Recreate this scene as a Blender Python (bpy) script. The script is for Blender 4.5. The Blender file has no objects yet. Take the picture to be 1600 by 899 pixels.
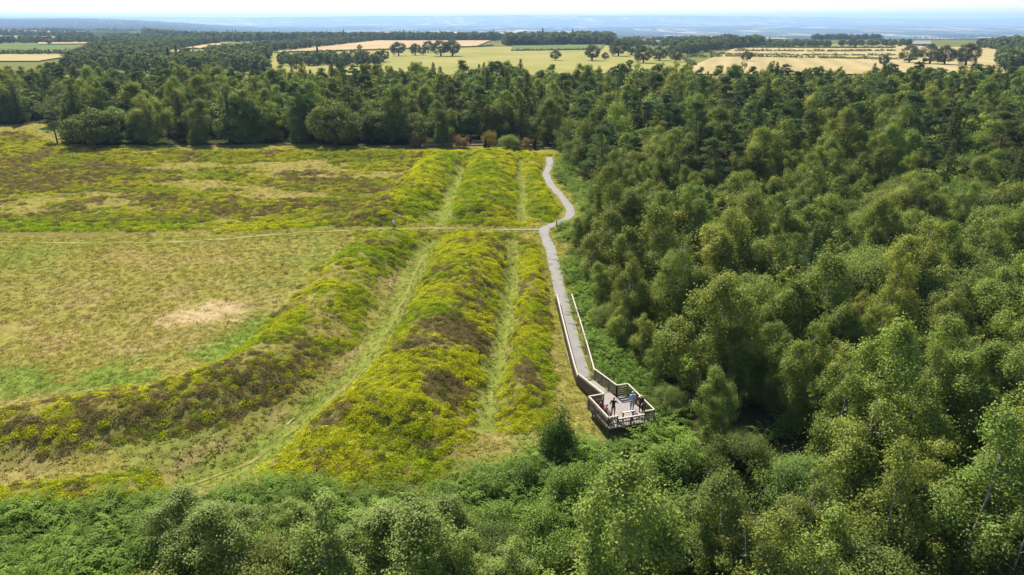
import bpy, bmesh, math, random
import numpy as np
from mathutils import Vector, Matrix

# ------------------------------------------------------------------ camera, sky, sun, exposure
scene = bpy.context.scene
COL = scene.collection
CAM_H = 30.0
PITCH = math.radians(21.35)
FPX = 1081.0                      # focal length in pixels of the 1600 px wide photograph
cam = bpy.data.cameras.new('camera')
cam.sensor_width = 36.0
cam.lens = 36.0 * FPX / 1600.0
cam.clip_start = 0.5
cam.clip_end = 90000.0
cam_o = bpy.data.objects.new('camera', cam)
COL.objects.link(cam_o)
cam_o.location = (0, 0, CAM_H)
cam_o.rotation_euler = (math.pi / 2 - PITCH, 0, 0)
scene.camera = cam_o

SUN_EL, SUN_AZ = math.radians(47), math.radians(-24)      # azimuth from +Y towards +X
world = bpy.data.worlds.new('World')
scene.world = world
world.use_nodes = True
wn = world.node_tree
sky = wn.nodes.new('ShaderNodeTexSky')
sky.sky_type = 'NISHITA'
sky.sun_disc = False
sky.sun_elevation = SUN_EL
sky.sun_rotation = SUN_AZ
sky.altitude = 200
sky.air_density = 1.0
sky.dust_density = 0.6
wn.links.new(sky.outputs[0], wn.nodes['Background'].inputs[0])
wn.nodes['Background'].inputs[1].default_value = 0.085
sun = bpy.data.lights.new('sun', 'SUN')
sun.energy = 5.0
sun.angle = math.radians(0.53)
sun.color = (1.0, 0.94, 0.82)
sun_o = bpy.data.objects.new('sun', sun)
COL.objects.link(sun_o)
to_sun = Vector((math.sin(SUN_AZ) * math.cos(SUN_EL), math.cos(SUN_AZ) * math.cos(SUN_EL), math.sin(SUN_EL)))
sun_o.rotation_euler = to_sun.to_track_quat('Z', 'Y').to_euler()
sun_o.location = to_sun * 200
vs = scene.view_settings
vs.view_transform = 'Standard'
vs.look = 'None'
vs.gamma = 1.0
vs.exposure = 1.2
vs.use_curve_mapping = False
scene.cycles.use_denoising = True
scene.cycles.max_bounces = 4
scene.cycles.diffuse_bounces = 3
scene.cycles.glossy_bounces = 2
scene.cycles.transmission_bounces = 3
scene.cycles.volume_bounces = 0
scene.cycles.sample_clamp_indirect = 4.0

rng = np.random.default_rng(11)
random.seed(5)

# ------------------------------------------------------------------ helpers: photo pixel -> point on the land
def G(px, py, z=0.0):
    u = (px - 800.0) / FPX
    v = -(py - 449.5) / FPX
    dx, dy, dz = u, math.cos(PITCH) + v * math.sin(PITCH), -math.sin(PITCH) + v * math.cos(PITCH)
    t = (z - CAM_H) / dz
    return np.array((dx * t, dy * t))

def GF(px, py):                  # far land, which falls away: solve on the terrain
    z = -3.0
    for _ in range(30):
        p = G(px, py, z)
        z = 0.5 * z + 0.5 * float(terrain(p[0:1], p[1:2])[0])
    return p

def project(P3):
    P3 = np.asarray(P3, float)
    d = P3 - np.array((0, 0, CAM_H))
    depth = d[:, 1] * math.cos(PITCH) - d[:, 2] * math.sin(PITCH)
    up = d[:, 1] * math.sin(PITCH) + d[:, 2] * math.cos(PITCH)
    return 800 + FPX * d[:, 0] / depth, 449.5 - FPX * up / depth, depth

def hash2(ix, iy, seed):
    h = (ix.astype(np.int64) * 374761393 + iy.astype(np.int64) * 668265263 + seed * 974634777) & 0xFFFFFFFF
    h = ((h ^ (h >> 13)) * 1274126177) & 0xFFFFFFFF
    h = h ^ (h >> 16)
    return (h & 0xFFFF) / 65535.0

def vnoise(x, y, s, seed=0):
    x = np.asarray(x, float) / s
    y = np.asarray(y, float) / s
    ix, iy = np.floor(x), np.floor(y)
    fx, fy = x - ix, y - iy
    fx, fy = fx * fx * (3 - 2 * fx), fy * fy * (3 - 2 * fy)
    a, b = hash2(ix, iy, seed), hash2(ix + 1, iy, seed)
    c, d = hash2(ix, iy + 1, seed), hash2(ix + 1, iy + 1, seed)
    return (a * (1 - fx) + b * fx) * (1 - fy) + (c * (1 - fx) + d * fx) * fy

def fbm(x, y, s, seed=0, octv=3):
    t, a, n = 0, 1.0, 0
    for k in range(octv):
        t = t + a * vnoise(x, y, s / 2 ** k, seed + 17 * k)
        n += a
        a *= 0.55
    return t / n

def sstep(a, b, x):
    t = np.clip((np.asarray(x, float) - a) / (b - a), 0, 1)
    return t * t * (3 - 2 * t)

def polydist(x, y, pts):
    """distance to a polyline and arc parameter 0..1 of the nearest point"""
    pts = np.asarray(pts, float)
    best = np.full(np.shape(x), 1e9)
    par = np.zeros(np.shape(x))
    seg = np.hypot(*(pts[1:] - pts[:-1]).T)
    tot = seg.sum()
    acc = 0
    for k in range(len(pts) - 1):
        ax, ay = pts[k]
        bx, by = pts[k + 1]
        L2 = max((bx - ax) ** 2 + (by - ay) ** 2, 1e-9)
        t = np.clip(((x - ax) * (bx - ax) + (y - ay) * (by - ay)) / L2, 0, 1)
        d = np.hypot(x - ax - t * (bx - ax), y - ay - t * (by - ay))
        m = d < best
        best = np.where(m, d, best)
        par = np.where(m, (acc + t * seg[k]) / tot, par)
        acc += seg[k]
    return best, par

def inside(x, y, poly):
    x, y = np.asarray(x, float), np.asarray(y, float)
    r = np.zeros(x.shape, bool)
    n = len(poly)
    for i in range(n):
        x1, y1 = poly[i]
        x2, y2 = poly[(i + 1) % n]
        if y1 == y2:
            continue
        c = ((y1 > y) != (y2 > y)) & (x < (x2 - x1) * (y - y1) / (y2 - y1) + x1)
        r ^= c
    return r

def smooth_line(pts, n=6):
    """Catmull-Rom through the points"""
    P = [np.array(p, float) for p in pts]
    P = [2 * P[0] - P[1]] + P + [2 * P[-1] - P[-2]]
    out = []
    for i in range(1, len(P) - 2):
        for k in range(n):
            t = k / n
            out.append(0.5 * ((2 * P[i]) + (-P[i - 1] + P[i + 1]) * t + (2 * P[i - 1] - 5 * P[i] + 4 * P[i + 1] - P[i + 2]) * t * t
                              + (-P[i - 1] + 3 * P[i] - 3 * P[i + 1] + P[i + 2]) * t ** 3))
    out.append(P[-2])
    return np.array(out)

def W(*px):
    return [G(a, b) for a, b in px]

# ------------------------------------------------------------------ the earthworks and other outlines, on the ground
RIDGES = [   # line, half width, height
    (W((622, 368), (590, 395), (548, 430), (515, 480), (470, 535), (400, 590), (300, 630), (170, 655), (60, 675), (-80, 700)), 3.6, 1.9),
    (W((742, 382), (725, 430), (700, 490), (670, 545), (645, 600), (610, 650), (560, 690)), 5.0, 2.5),
    (W((836, 385), (830, 440), (826, 510), (818, 580), (812, 650)), 2.0, 1.1),
    (W((700, 247), (668, 285), (630, 322), (575, 352)), 4.4, 2.1),
    (W((772, 243), (765, 275), (757, 310), (750, 348)), 5.2, 2.1),
    (W((836, 250), (842, 290), (848, 340)), 2.6, 0.9),
    (W((60, 250), (300, 245), (480, 244), (640, 244), (770, 246), (850, 248)), 4.2, 0.8),
    (W((-60, 800), (40, 787), (130, 775), (215, 762)), 1.6, 0.7),
    (W((545, 745), (600, 738), (665, 738)), 1.2, 0.5),
]
DITCHES = [
    (W((672, 372), (650, 420), (612, 500), (560, 580), (470, 645), (400, 700), (300, 735)), 2.6, 0.9),
    (W((800, 375), (800, 440), (788, 510), (772, 590), (760, 660)), 1.8, 0.7),
    (W((722, 262), (705, 300), (688, 348)), 2.4, 0.8),
    (W((812, 252), (816, 300), (814, 345)), 1.6, 0.5),
]
MAIN_PATH = smooth_line([G(*p) for p in ((858, 246), (859, 258), (854, 272), (859, 286), (871, 301), (884, 316), (891, 328), (890, 338), (876, 347), (851, 358),
                                         (852, 370), (861, 395), (869, 425), (876, 462), (886, 500))] + [np.array((6.0, 60.0)), np.array((6.35, 55.0)), np.array((6.6, 53.4))], 6)
CROSS_PATH = smooth_line([G(*p) for p in ((846, 359), (780, 359), (690, 357), (610, 358), (530, 361), (430, 367), (330, 375), (200, 379), (100, 379), (-40, 377))], 6)

def near_relief(x, y):
    z = np.zeros(np.shape(x))
    wob = 0.75 + 0.5 * fbm(x, y, 5.0, 3)
    cross = np.clip(polydist(x, y, CROSS_PATH)[0] / 3.0, 0, 1)
    pathf = np.clip((polydist(x, y, MAIN_PATH)[0] - 0.9) / 2.0, 0, 1)
    for pts, w, h in RIDGES:
        d, t = polydist(x, y, pts)
        end = np.minimum(sstep(-0.01, 0.06, t), sstep(1.01, 0.94, t)) * 0.7 + 0.3
        z = np.maximum(z, h * wob * np.exp(-(d / w) ** 2.4) * end)
    for pts, w, h in DITCHES:
        d, t = polydist(x, y, pts)
        z = z - h * np.exp(-(d / w) ** 2)
    z = z * cross * pathf
    z = z + 0.35 * (fbm(x, y, 16.0, 8) - 0.5) * pathf
    slope = np.clip(47.5 - y - 0.12 * np.abs(x - 8), 0, 60) * sstep(-8, 4, x)
    z = z - 0.10 * slope
    z = z - 0.05 * np.clip(38 - y, 0, 60) * (1 - sstep(-8, 4, x))
    return z

def far_relief(x, y):
    s = x / np.maximum(y, 1.0)
    L = sstep(-0.34, -0.52, s)                          # the plateau reaches farther out on this flank
    knots = np.array([0, 300, 1300, 1700, 3200, 9000, 40000.0])
    a = np.interp(y, knots, np.array([0, 0, -8.5, -18, -105, -128, -140.0]))
    knots2 = np.array([0, 300, 1300, 2600, 3600, 9000, 40000.0])
    b = np.interp(y, knots2, np.array([0, 0, -7.5, -15, -45, -120, -140.0]))
    z = a * (1 - L) + b * L
    # wooded ridge, and the long range of hills on the skyline
    rid = np.exp(-((y - 8000) / 1900) ** 2) * sstep(-0.18, -0.62, s)
    z = z + 130 * rid * (0.93 + 0.14 * fbm(x, y, 1500, 5))
    hills = sstep(15000, 22500, y)
    prof = np.interp(s, [-0.9, -0.5, -0.35, -0.15, 0.0, 0.2, 0.35, 0.5, 0.6, 0.75, 0.9], [190, 175, 160, 205, 220, 228, 200, 140, 118, 180, 200]) + 30 * (fbm(x, x * 0 + 100, 5000, 9, 4) - 0.5)
    z = z + hills * prof * (0.86 + 0.14 * fbm(x, y, 2500, 31))
    z = z + 34 * (fbm(x, y * 1.5, 2600, 55, 3) - 0.5) * sstep(2400, 3600, y) * sstep(16000, 12000, y)
    mid = np.exp(-((y - 11500) / 1800) ** 2)
    z = z + mid * 26 * fbm(x, y, 3500, 77)
    return z

def terrain(x, y):
    x, y = np.asarray(x, float), np.asarray(y, float)
    z = np.zeros(x.shape)
    n = (y < 260) & (np.abs(x) < 260)
    if n.any():
        zz = near_relief(x[n], y[n])
        fade = sstep(258, 215, y[n]) * sstep(258, 215, np.abs(x[n]))
        z[n] = zz * fade
    f = y > 300
    if f.any():
        z[f] = far_relief(x[f], y[f])
    return z

def tz(x, y):
    return float(terrain(np.array([x]), np.array([y]))[0])

# ------------------------------------------------------------------ mesh helpers
def link(o, parent=None, kind=None):
    COL.objects.link(o)
    if parent is not None:
        o.parent = parent
    if kind:
        o['kind'] = kind
    return o

def tag(o, label, cat, group=None):
    o['label'] = label
    o['category'] = cat
    if group:
        o['group'] = group
    return o

def empty(name, loc=(0, 0, 0), rz=0.0):
    o = bpy.data.objects.new(name, None)
    o.empty_display_size = 0.3
    COL.objects.link(o)
    o.location = loc
    o.rotation_euler = (0, 0, rz)
    return o

def mesh_np(name, verts, faces, mats, midx=None, smooth=False, fattr=None):
    """verts (n,3); faces: (m,4) or (m,3) int array"""
    me = bpy.data.meshes.new(name)
    verts = np.ascontiguousarray(verts, dtype=np.float32)
    faces = np.ascontiguousarray(faces, dtype=np.int32)
    k = faces.shape[1]
    me.vertices.add(len(verts))
    me.vertices.foreach_set('co', verts.ravel())
    me.loops.add(faces.size)
    me.loops.foreach_set('vertex_index', faces.ravel())
    me.polygons.add(len(faces))
    me.polygons.foreach_set('loop_start', np.arange(0, faces.size, k, dtype=np.int32))
    if midx is not None:
        me.polygons.foreach_set('material_index', np.asarray(midx, dtype=np.int32))
    me.polygons.foreach_set('use_smooth', np.full(len(faces), bool(smooth)))
    for m in mats:
        me.materials.append(m)
    if fattr is not None:
        a = me.attributes.new('lv', 'FLOAT', 'FACE')
        a.data.foreach_set('value', np.ascontiguousarray(fattr, dtype=np.float32))
    me.update(calc_edges=True)
    me.validate()
    return me

class Quads:
    """collects quads (numpy) for one mesh"""
    def __init__(self):
        self.v, self.f, self.m, self.a, self.n = [], [], [], [], 0
    def add(self, v, f, mat=0, lv=None):
        v = np.asarray(v, float).reshape(-1, 3)
        f = np.asarray(f, int).reshape(-1, 4)
        self.v.append(v)
        self.f.append(f + self.n)
        self.m.append(np.full(len(f), mat))
        self.a.append(np.ones(len(f)) if lv is None else np.asarray(lv))
        self.n += len(v)
        return self
    def box(self, c, size, rot=None, mat=0):
        s = np.array(size) / 2
        v = np.array([[x, y, z] for x in (-1, 1) for y in (-1, 1) for z in (-1, 1)]) * s
        if rot is not None:
            v = v @ np.array(rot).T
        v = v + np.array(c)
        return self.add(v, [[0, 1, 3, 2], [4, 6, 7, 5], [0, 4, 5, 1], [2, 3, 7, 6], [0, 2, 6, 4], [1, 5, 7, 3]], mat)
    def bar(self, p, q, w, h, mat=0):
        """rectangular bar from p to q; w across, h up"""
        p, q = np.array(p, float), np.array(q, float)
        d = q - p
        L = np.linalg.norm(d)
        d /= L
        side = np.cross(d, (0, 0, 1.0))
        if np.linalg.norm(side) < 1e-4:
            side = np.array((1.0, 0, 0))
        side /= np.linalg.norm(side)
        up = np.cross(side, d)
        return self.box((p + q) / 2, (L, w, h), np.stack([d, side, up], 1), mat)
    def tube(self, pts, rad, sides=6, mat=0):
        pts = np.asarray(pts, float)
        rad = np.broadcast_to(np.asarray(rad, float), (len(pts),))
        ang = np.arange(sides) * 2 * math.pi / sides
        rings = []
        for i in range(len(pts)):
            d = pts[min(i + 1, len(pts) - 1)] - pts[max(i - 1, 0)]
            d = d / (np.linalg.norm(d) + 1e-9)
            a = np.cross(d, (0.31, 0.92, 0.22))
            a /= np.linalg.norm(a) + 1e-9
            b = np.cross(d, a)
            rings.append(pts[i] + rad[i] * (np.cos(ang)[:, None] * a + np.sin(ang)[:, None] * b))
        v = np.concatenate(rings)
        f = []
        for i in range(len(pts) - 1):
            for k in range(sides):
                k2 = (k + 1) % sides
                f.append([i * sides + k, i * sides + k2, (i + 1) * sides + k2, (i + 1) * sides + k])
        last = (len(pts) - 1) * sides
        if sides == 6:
            f += [[last, last + 1, last + 2, last + 3], [last, last + 3, last + 4, last + 5], [3, 2, 1, 0], [5, 4, 3, 0]]
        return self.add(v, f, mat)
    def leaves(self, c, nrm, L, Wd, lv, mat=0, droop=0.0, up=None):
        """diamond leaves centred on c with normals nrm"""
        n = len(c)
        ref = rng.normal(size=(n, 3))
        if up is not None:
            ref = ref * (1 - up) + np.array((0, 0, 1.0)) * up * 2
        t = np.cross(nrm, np.cross(ref, nrm))
        t /= np.linalg.norm(t, axis=1)[:, None] + 1e-9
        b = np.cross(nrm, t)
        L = np.broadcast_to(np.asarray(L, float), (n,))[:, None]
        Wd = np.broadcast_to(np.asarray(Wd, float), (n,))[:, None]
        v = np.stack([c - t * L * 0.5, c + b * Wd * 0.5 - t * L * 0.06, c + t * L * 0.5 - np.array((0, 0, 1.0)) * droop * L, c - b * Wd * 0.5 - t * L * 0.06], 1).reshape(-1, 3)
        return self.add(v, np.arange(4 * n).reshape(n, 4), mat, lv)
    def mesh(self, name, mats, smooth=False):
        return mesh_np(name, np.concatenate(self.v), np.concatenate(self.f), mats, np.concatenate(self.m), smooth, np.concatenate(self.a))
    def obj(self, name, mats, parent=None, kind=None, smooth=False):
        if not isinstance(mats, (list, tuple)):
            mats = [mats]
        return link(bpy.data.objects.new(name, self.mesh(name, mats, smooth)), parent, kind)

def unit(v):
    return v / (np.linalg.norm(v, axis=-1, keepdims=True) + 1e-9)

# ------------------------------------------------------------------ materials
class Nodes:
    def __init__(self, name):
        self.m = bpy.data.materials.new(name)
        self.m.use_nodes = True
        self.t = self.m.node_tree
        self.t.nodes.clear()
        self.out = self.t.nodes.new('ShaderNodeOutputMaterial')
    def n(self, typ, **kw):
        nd = self.t.nodes.new(typ)
        for k, v in kw.items():
            setattr(nd, k, v)
        return nd
    def l(self, a, b):
        self.t.links.new(a, b)
    def noise(self, vec, scale, detail=3.0, rough=0.55):
        t = self.n('ShaderNodeTexNoise')
        t.inputs['Scale'].default_value = scale
        t.inputs['Detail'].default_value = detail
        t.inputs['Roughness'].default_value = rough
        if vec is not None:
            self.l(vec, t.inputs['Vector'])
        return t.outputs['Fac']
    def rng(self, val, a, b, c, d):
        m = self.n('ShaderNodeMapRange')
        m.inputs[1].default_value, m.inputs[2].default_value, m.inputs[3].default_value, m.inputs[4].default_value = a, b, c, d
        self.l(val, m.inputs[0])
        return m.outputs[0]
    def mix(self, fac, a, b, blend='MIX'):
        m = self.n('ShaderNodeMix', data_type='RGBA', blend_type=blend)
        for s, v in ((m.inputs[0], fac), (m.inputs[6], a), (m.inputs[7], b)):
            if isinstance(v, (int, float)):
                s.default_value = v
            elif isinstance(v, tuple):
                s.default_value = (*v, 1.0)[:4]
            else:
                self.l(v, s)
        return m.outputs[2]
    def scale_col(self, col, val):
        vm = self.n('ShaderNodeVectorMath', operation='SCALE')
        if isinstance(col, tuple):
            vm.inputs[0].default_value = col
        else:
            self.l(col, vm.inputs[0])
        if isinstance(val, (int, float)):
            vm.inputs[3].default_value = val
        else:
            self.l(val, vm.inputs[3])
        return vm.outputs[0]
    def coords(self, kind='Object'):
        return self.n('ShaderNodeTexCoord').outputs[kind]
    def bump(self, h, strength, dist):
        b = self.n('ShaderNodeBump')
        b.inputs['Strength'].default_value = strength
        b.inputs['Distance'].default_value = dist
        self.l(h, b.inputs['Height'])
        return b.outputs[0]
    def principled(self, col, rough=0.85, normal=None, spec=0.3):
        p = self.n('ShaderNodeBsdfPrincipled')
        if isinstance(col, tuple):
            p.inputs['Base Color'].default_value = (*col, 1.0)
        else:
            self.l(col, p.inputs['Base Color'])
        p.inputs['Roughness'].default_value = rough
        p.inputs['Specular IOR Level'].default_value = spec
        if normal is not None:
            self.l(normal, p.inputs['Normal'])
        self.l(p.outputs[0], self.out.inputs['Surface'])
        return p

def leaf_material(name, trans=0.45, warm=(1.25, 1.15, 0.55), gloss=0.08, rough=0.45, fixed=None):
    k = Nodes(name)
    at = k.n('ShaderNodeAttribute', attribute_type='INSTANCER', attribute_name='tint')
    base = at.outputs['Color'] if fixed is None else k.scale_col(fixed, 1.0)
    lv = k.n('ShaderNodeAttribute', attribute_type='GEOMETRY', attribute_name='lv')
    col = k.scale_col(base, lv.outputs['Fac'])
    d = k.n('ShaderNodeBsdfDiffuse')
    k.l(col, d.inputs[0])
    tr = k.n('ShaderNodeBsdfTranslucent')
    tcol = k.n('ShaderNodeVectorMath', operation='MULTIPLY')
    k.l(col, tcol.inputs[0])
    tcol.inputs[1].default_value = warm
    k.l(tcol.outputs[0], tr.inputs[0])
    m1 = k.n('ShaderNodeMixShader')
    m1.inputs[0].default_value = trans
    k.l(d.outputs[0], m1.inputs[1])
    k.l(tr.outputs[0], m1.inputs[2])
    g = k.n('ShaderNodeBsdfGlossy')
    g.inputs['Roughness'].default_value = rough
    g.inputs['Color'].default_value = (0.9, 0.95, 0.9, 1)
    m2 = k.n('ShaderNodeMixShader')
    m2.inputs[0].default_value = gloss
    k.l(m1.outputs[0], m2.inputs[1])
    k.l(g.outputs[0], m2.inputs[2])
    k.l(m2.outputs[0], k.out.inputs['Surface'])
    return k.m

def bark_material(name, a, b, sc=3.0):
    k = Nodes(name)
    c = k.coords()
    n = k.noise(c, sc, 4)
    k.principled(k.mix(k.rng(n, 0.35, 0.65, 0, 1), a, b), 0.9, k.bump(n, 0.5, 0.03))
    return k.m

def plain(name, col, rough=0.8, var=0.25, sc=8.0, spec=0.3, bump=0.0):
    k = Nodes(name)
    n = k.noise(k.coords(), sc, 4)
    c = k.scale_col(col, k.rng(n, 0.25, 0.75, 1 - var, 1 + var))
    k.principled(c, rough, k.bump(n, bump, 0.01) if bump else None, spec)
    return k.m

M_BROAD = leaf_material('broad_leaf', 0.36, gloss=0.012)
M_SILVER = leaf_material('silvery_leaf', 0.33, (1.15, 1.12, 0.6), gloss=0.006, rough=0.5)
M_NEEDLE = leaf_material('needles', 0.28, (1.15, 1.1, 0.6), gloss=0.012)
M_HEATH = leaf_material('heath_sprig', 0.42, (1.2, 1.1, 0.5), gloss=0.005)
M_FERN = leaf_material('fern_frond', 0.4, (1.1, 1.15, 0.5), gloss=0.004, rough=0.7)
M_GRASS = leaf_material('grass_blade', 0.45, (1.1, 1.08, 0.6), gloss=0.0)
M_BIRCHBARK = bark_material('birch_bark', (0.33, 0.31, 0.28), (0.12, 0.1, 0.085), 4)
M_DARKBARK = bark_material('dark_bark', (0.09, 0.07, 0.05), (0.045, 0.035, 0.026), 5)
M_PINEBARK = bark_material('pine_bark', (0.24, 0.11, 0.055), (0.11, 0.065, 0.04), 4)

# ------------------------------------------------------------------ ground: one sheet out to the horizon
EDGE_FAR = [G(*p) for p in ((-60, 192), (0, 195), (82, 192), (112, 226), (210, 227), (330, 226), (480, 224), (560, 228), (650, 226), (760, 227), (840, 229), (872, 232))]
EDGE_PATH = [G(*p) for p in ((905, 262), (915, 300), (925, 335), (925, 372), (908, 388), (918, 410), (938, 440), (958, 500), (985, 560), (1018, 610), (1062, 670), (1075, 720), (1068, 790), (1010, 850), (960, 905))]
WOOD_POLY = EDGE_FAR + EDGE_PATH + [np.array((3.0, 24.0)), np.array((40, 20.0)), np.array((300, 190.0)), np.array((320, 292.0)), np.array((-320, 292.0)), np.array((-320, 215.0))]
BRACKEN_LINE = [G(*p) for p in ((-120, 812), (0, 803), (90, 800), (200, 785), (300, 772), (420, 762), (520, 772), (600, 782), (700, 756), (790, 722), (860, 690), (905, 690), (940, 706), (975, 690), (1010, 684), (1035, 650), (1000, 590), (960, 530), (925, 470), (900, 420), (888, 395), (905, 380))]
BRACKEN_POLY = BRACKEN_LINE + list(reversed(EDGE_PATH[5:])) [::-1] + [np.array((3.0, 22.0)), np.array((-50, 22.0))]

VERGE_POLY = [np.array(p, float) for p in ((6.8, 84), (7.05, 72.3), (7.45, 66), (7.7, 60), (7.9, 55), (8.3, 53.2), (9.0, 51.2), (10.1, 51.2), (11.6, 46.9), (12.2, 44.5))] + EDGE_PATH[10:4:-1]
def heather_mask(x, y):
    """0..1 heath cover, from the banks and the old heath behind the cross path"""
    m = np.zeros(np.shape(x))
    wob = 0.72 + 0.62 * fbm(x, y, 4.5, 21)
    for i, (pts, w, h) in enumerate(RIDGES):
        d, t = polydist(x, y, pts)
        mm_ = sstep(1.28, 1.0, d / (w * wob * 1.12))
        if i == 0:
            mm_ = mm_ * np.maximum(sstep(-22, -10, x), sstep(0.30, 0.48, fbm(x, y, 2.6, 33)))
        m = np.maximum(m, mm_)
    fl = inside(x, y, HEATH_POLY)
    pat = sstep(0.30, 0.47, fbm(x, y * 1.6, 15.0, 40, 4))
    m = np.maximum(m, np.where(fl, pat, 0))
    for pts, w, h in DITCHES:
        d, t = polydist(x, y, pts)
        m = m * sstep(0.45, 0.95, d / (w * (0.7 + 0.5 * vnoise(x, y, 3.0, 5))))
    m = m * sstep(1.2, 2.2, polydist(x, y, CROSS_PATH)[0]) * sstep(1.2, 2.4, polydist(x, y, MAIN_PATH)[0])
    return m

HEATH_POLY = [G(*p) for p in ((-80, 205), (40, 206), (100, 230), (860, 238), (850, 300), (700, 300), (600, 345), (540, 352), (430, 358), (330, 366), (200, 370), (-80, 368))]

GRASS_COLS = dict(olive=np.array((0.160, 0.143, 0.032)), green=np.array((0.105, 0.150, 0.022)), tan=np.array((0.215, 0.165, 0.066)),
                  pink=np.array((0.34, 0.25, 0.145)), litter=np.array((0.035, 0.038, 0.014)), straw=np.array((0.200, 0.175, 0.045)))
PINK_C = G(330, 490)

def ground_colour(x, y):
    g = GRASS_COLS
    n1 = fbm(x, y, 9.0, 50, 4)[:, None]
    n2 = fbm(x, y, 3.0, 60, 3)[:, None]
    n3 = fbm(x, y, 22.0, 70, 3)[:, None]
    c = g['olive'] * (1 - n1) + g['straw'] * n1
    c = c * (1 - 0.75 * sstep(0.44, 0.70, n2)) + g['tan'] * 0.75 * sstep(0.44, 0.70, n2)
    gr = sstep(0.47, 0.68, n3 * 0.6 + n2 * 0.4)
    c = c * (1 - 0.55 * gr) + g['green'] * 0.55 * gr
    # greener sward on the near side of the camp's interior, and along the paths
    d = polydist(x, y, W((-40, 600), (120, 588), (250, 585), (350, 560), (430, 505)))[0][:, None]
    k = sstep(5.0, 1.5, d) * sstep(0.35, 0.55, n2) * 0.85
    c = c * (1 - k) + g['green'] * 1.05 * k
    for pts, wd in ((CROSS_PATH, 3.5), (MAIN_PATH, 2.6)):
        d = polydist(x, y, pts)[0][:, None]
        k = sstep(wd, wd * 0.4, d) * 0.8
        c = c * (1 - k) + (g['olive'] * 0.55 + np.array((0.11, 0.12, 0.015)) * 0.55) * k
    for pts, w, h in DITCHES:
        d = polydist(x, y, pts)[0][:, None]
        k = sstep(w * 1.0, w * 0.35, d) * 0.85
        mixc = g['green'] * (1 - 0.6 * n2) + g['straw'] * 0.6 * n2
        c = c * (1 - k) + mixc * k
        k2 = sstep(w * 0.5, w * 0.15, np.abs(d - w * 0.9)) * sstep(0.5, 0.6, n2)
        c = c * (1 - 0.7 * k2) + g['tan'] * 0.7 * k2
    # bare sandy patch
    dx = (x - PINK_C[0]) / 5.0
    dy = (y - PINK_C[1]) / 3.3
    k = (sstep(1.15, 0.55, np.hypot(dx, dy) + 1.5 * (n2[:, 0] - 0.5) + 0.8 * (vnoise(x, y, 1.1, 66) - 0.5)))[:, None] * 0.72
    c = c * (1 - k) + g['pink'] * k
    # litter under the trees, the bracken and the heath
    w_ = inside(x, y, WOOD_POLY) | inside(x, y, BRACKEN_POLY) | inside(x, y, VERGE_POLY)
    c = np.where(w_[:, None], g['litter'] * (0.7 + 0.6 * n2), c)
    near = (y > 30) & (y < 215) & (np.abs(x) < 200)
    h = np.zeros(len(x))
    if near.any():
        h[near] = heather_mask(x[near], y[near])
    h = (h * ~w_)[:, None] * 0.8
    c = c * (1 - h) + np.array((0.12, 0.105, 0.03)) * h
    return np.clip(c, 0.004, 0.8)

def axis(lo, hi, step, end_lo, end_hi, grow):
    a = list(np.arange(lo, hi + 1e-6, step))
    s, p = step, a[-1]
    while p < end_hi:
        s *= grow
        p += s
        a.append(p)
    s, p, b = step, a[0], []
    while p > end_lo:
        s *= grow
        p -= s
        b.append(p)
    return np.array(b[::-1] + a)

gx = axis(-110, 60, 0.62, -34000, 34000, 1.13)
gy = np.concatenate([axis(20, 112, 0.5, -80, 112, 1.2), np.arange(112.8, 240, 0.9)])
s_, p_, ext = 1.4, gy[-1], []
while p_ < 31000:
    s_ *= 1.055
    p_ += s_
    ext.append(p_)
gy = np.concatenate([gy, ext])
for kn in (300, 1300, 1700, 2600, 3200, 3600):
    gy[np.argmin(np.abs(gy - kn))] = kn
XX, YY = np.meshgrid(gx, gy)
xf, yf = XX.ravel(), YY.ravel()
zf = terrain(xf, yf)
nx_, ny_ = len(gx), len(gy)
idx = np.arange(nx_ * ny_).reshape(ny_, nx_)
faces = np.stack([idx[:-1, :-1], idx[:-1, 1:], idx[1:, 1:], idx[1:, :-1]], -1).reshape(-1, 4)

kg = Nodes('ground_cover')
pos = kg.coords()
ga = kg.n('ShaderNodeAttribute', attribute_type='GEOMETRY', attribute_name='gcol')
nA = kg.noise(pos, 1.1, 5, 0.65)
nB = kg.noise(pos, 6.0, 4, 0.7)
near_c = kg.scale_col(kg.scale_col(ga.outputs['Color'], kg.rng(nA, 0.25, 0.75, 0.6, 1.4)), kg.rng(nB, 0.25, 0.75, 0.62, 1.35))
# the far vale: a patchwork of fields, hedges and woods
mp = kg.n('ShaderNodeMapping')
mp.inputs['Scale'].default_value = (1 / 480.0, 1 / 1300.0, 0)
mp.inputs['Rotation'].default_value = (0, 0, 0.35)
kg.l(pos, mp.inputs[0])
wv = kg.n('ShaderNodeVectorMath', operation='ADD')
nz = kg.n('ShaderNodeTexNoise')
nz.inputs['Scale'].default_value = 1.3
kg.l(mp.outputs[0], nz.inputs['Vector'])
kg.l(mp.outputs[0], wv.inputs[0])
kg.l(kg.scale_col(nz.outputs['Color'], 0.5), wv.inputs[1])
vo = kg.n('ShaderNodeTexVoronoi')
vo.feature = 'F1'
vo.inputs['Scale'].default_value = 1.0
kg.l(wv.outputs[0], vo.inputs['Vector'])
sep = kg.n('ShaderNodeSeparateColor')
kg.l(vo.outputs['Color'], sep.inputs[0])
ramp = kg.n('ShaderNodeValToRGB')
ramp.color_ramp.interpolation = 'CONSTANT'
els = ramp.color_ramp.elements
els[0].position, els[0].color = 0.0, (0.03, 0.045, 0.02, 1)
els[1].position, els[1].color = 0.34, (0.08, 0.12, 0.035, 1)
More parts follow.
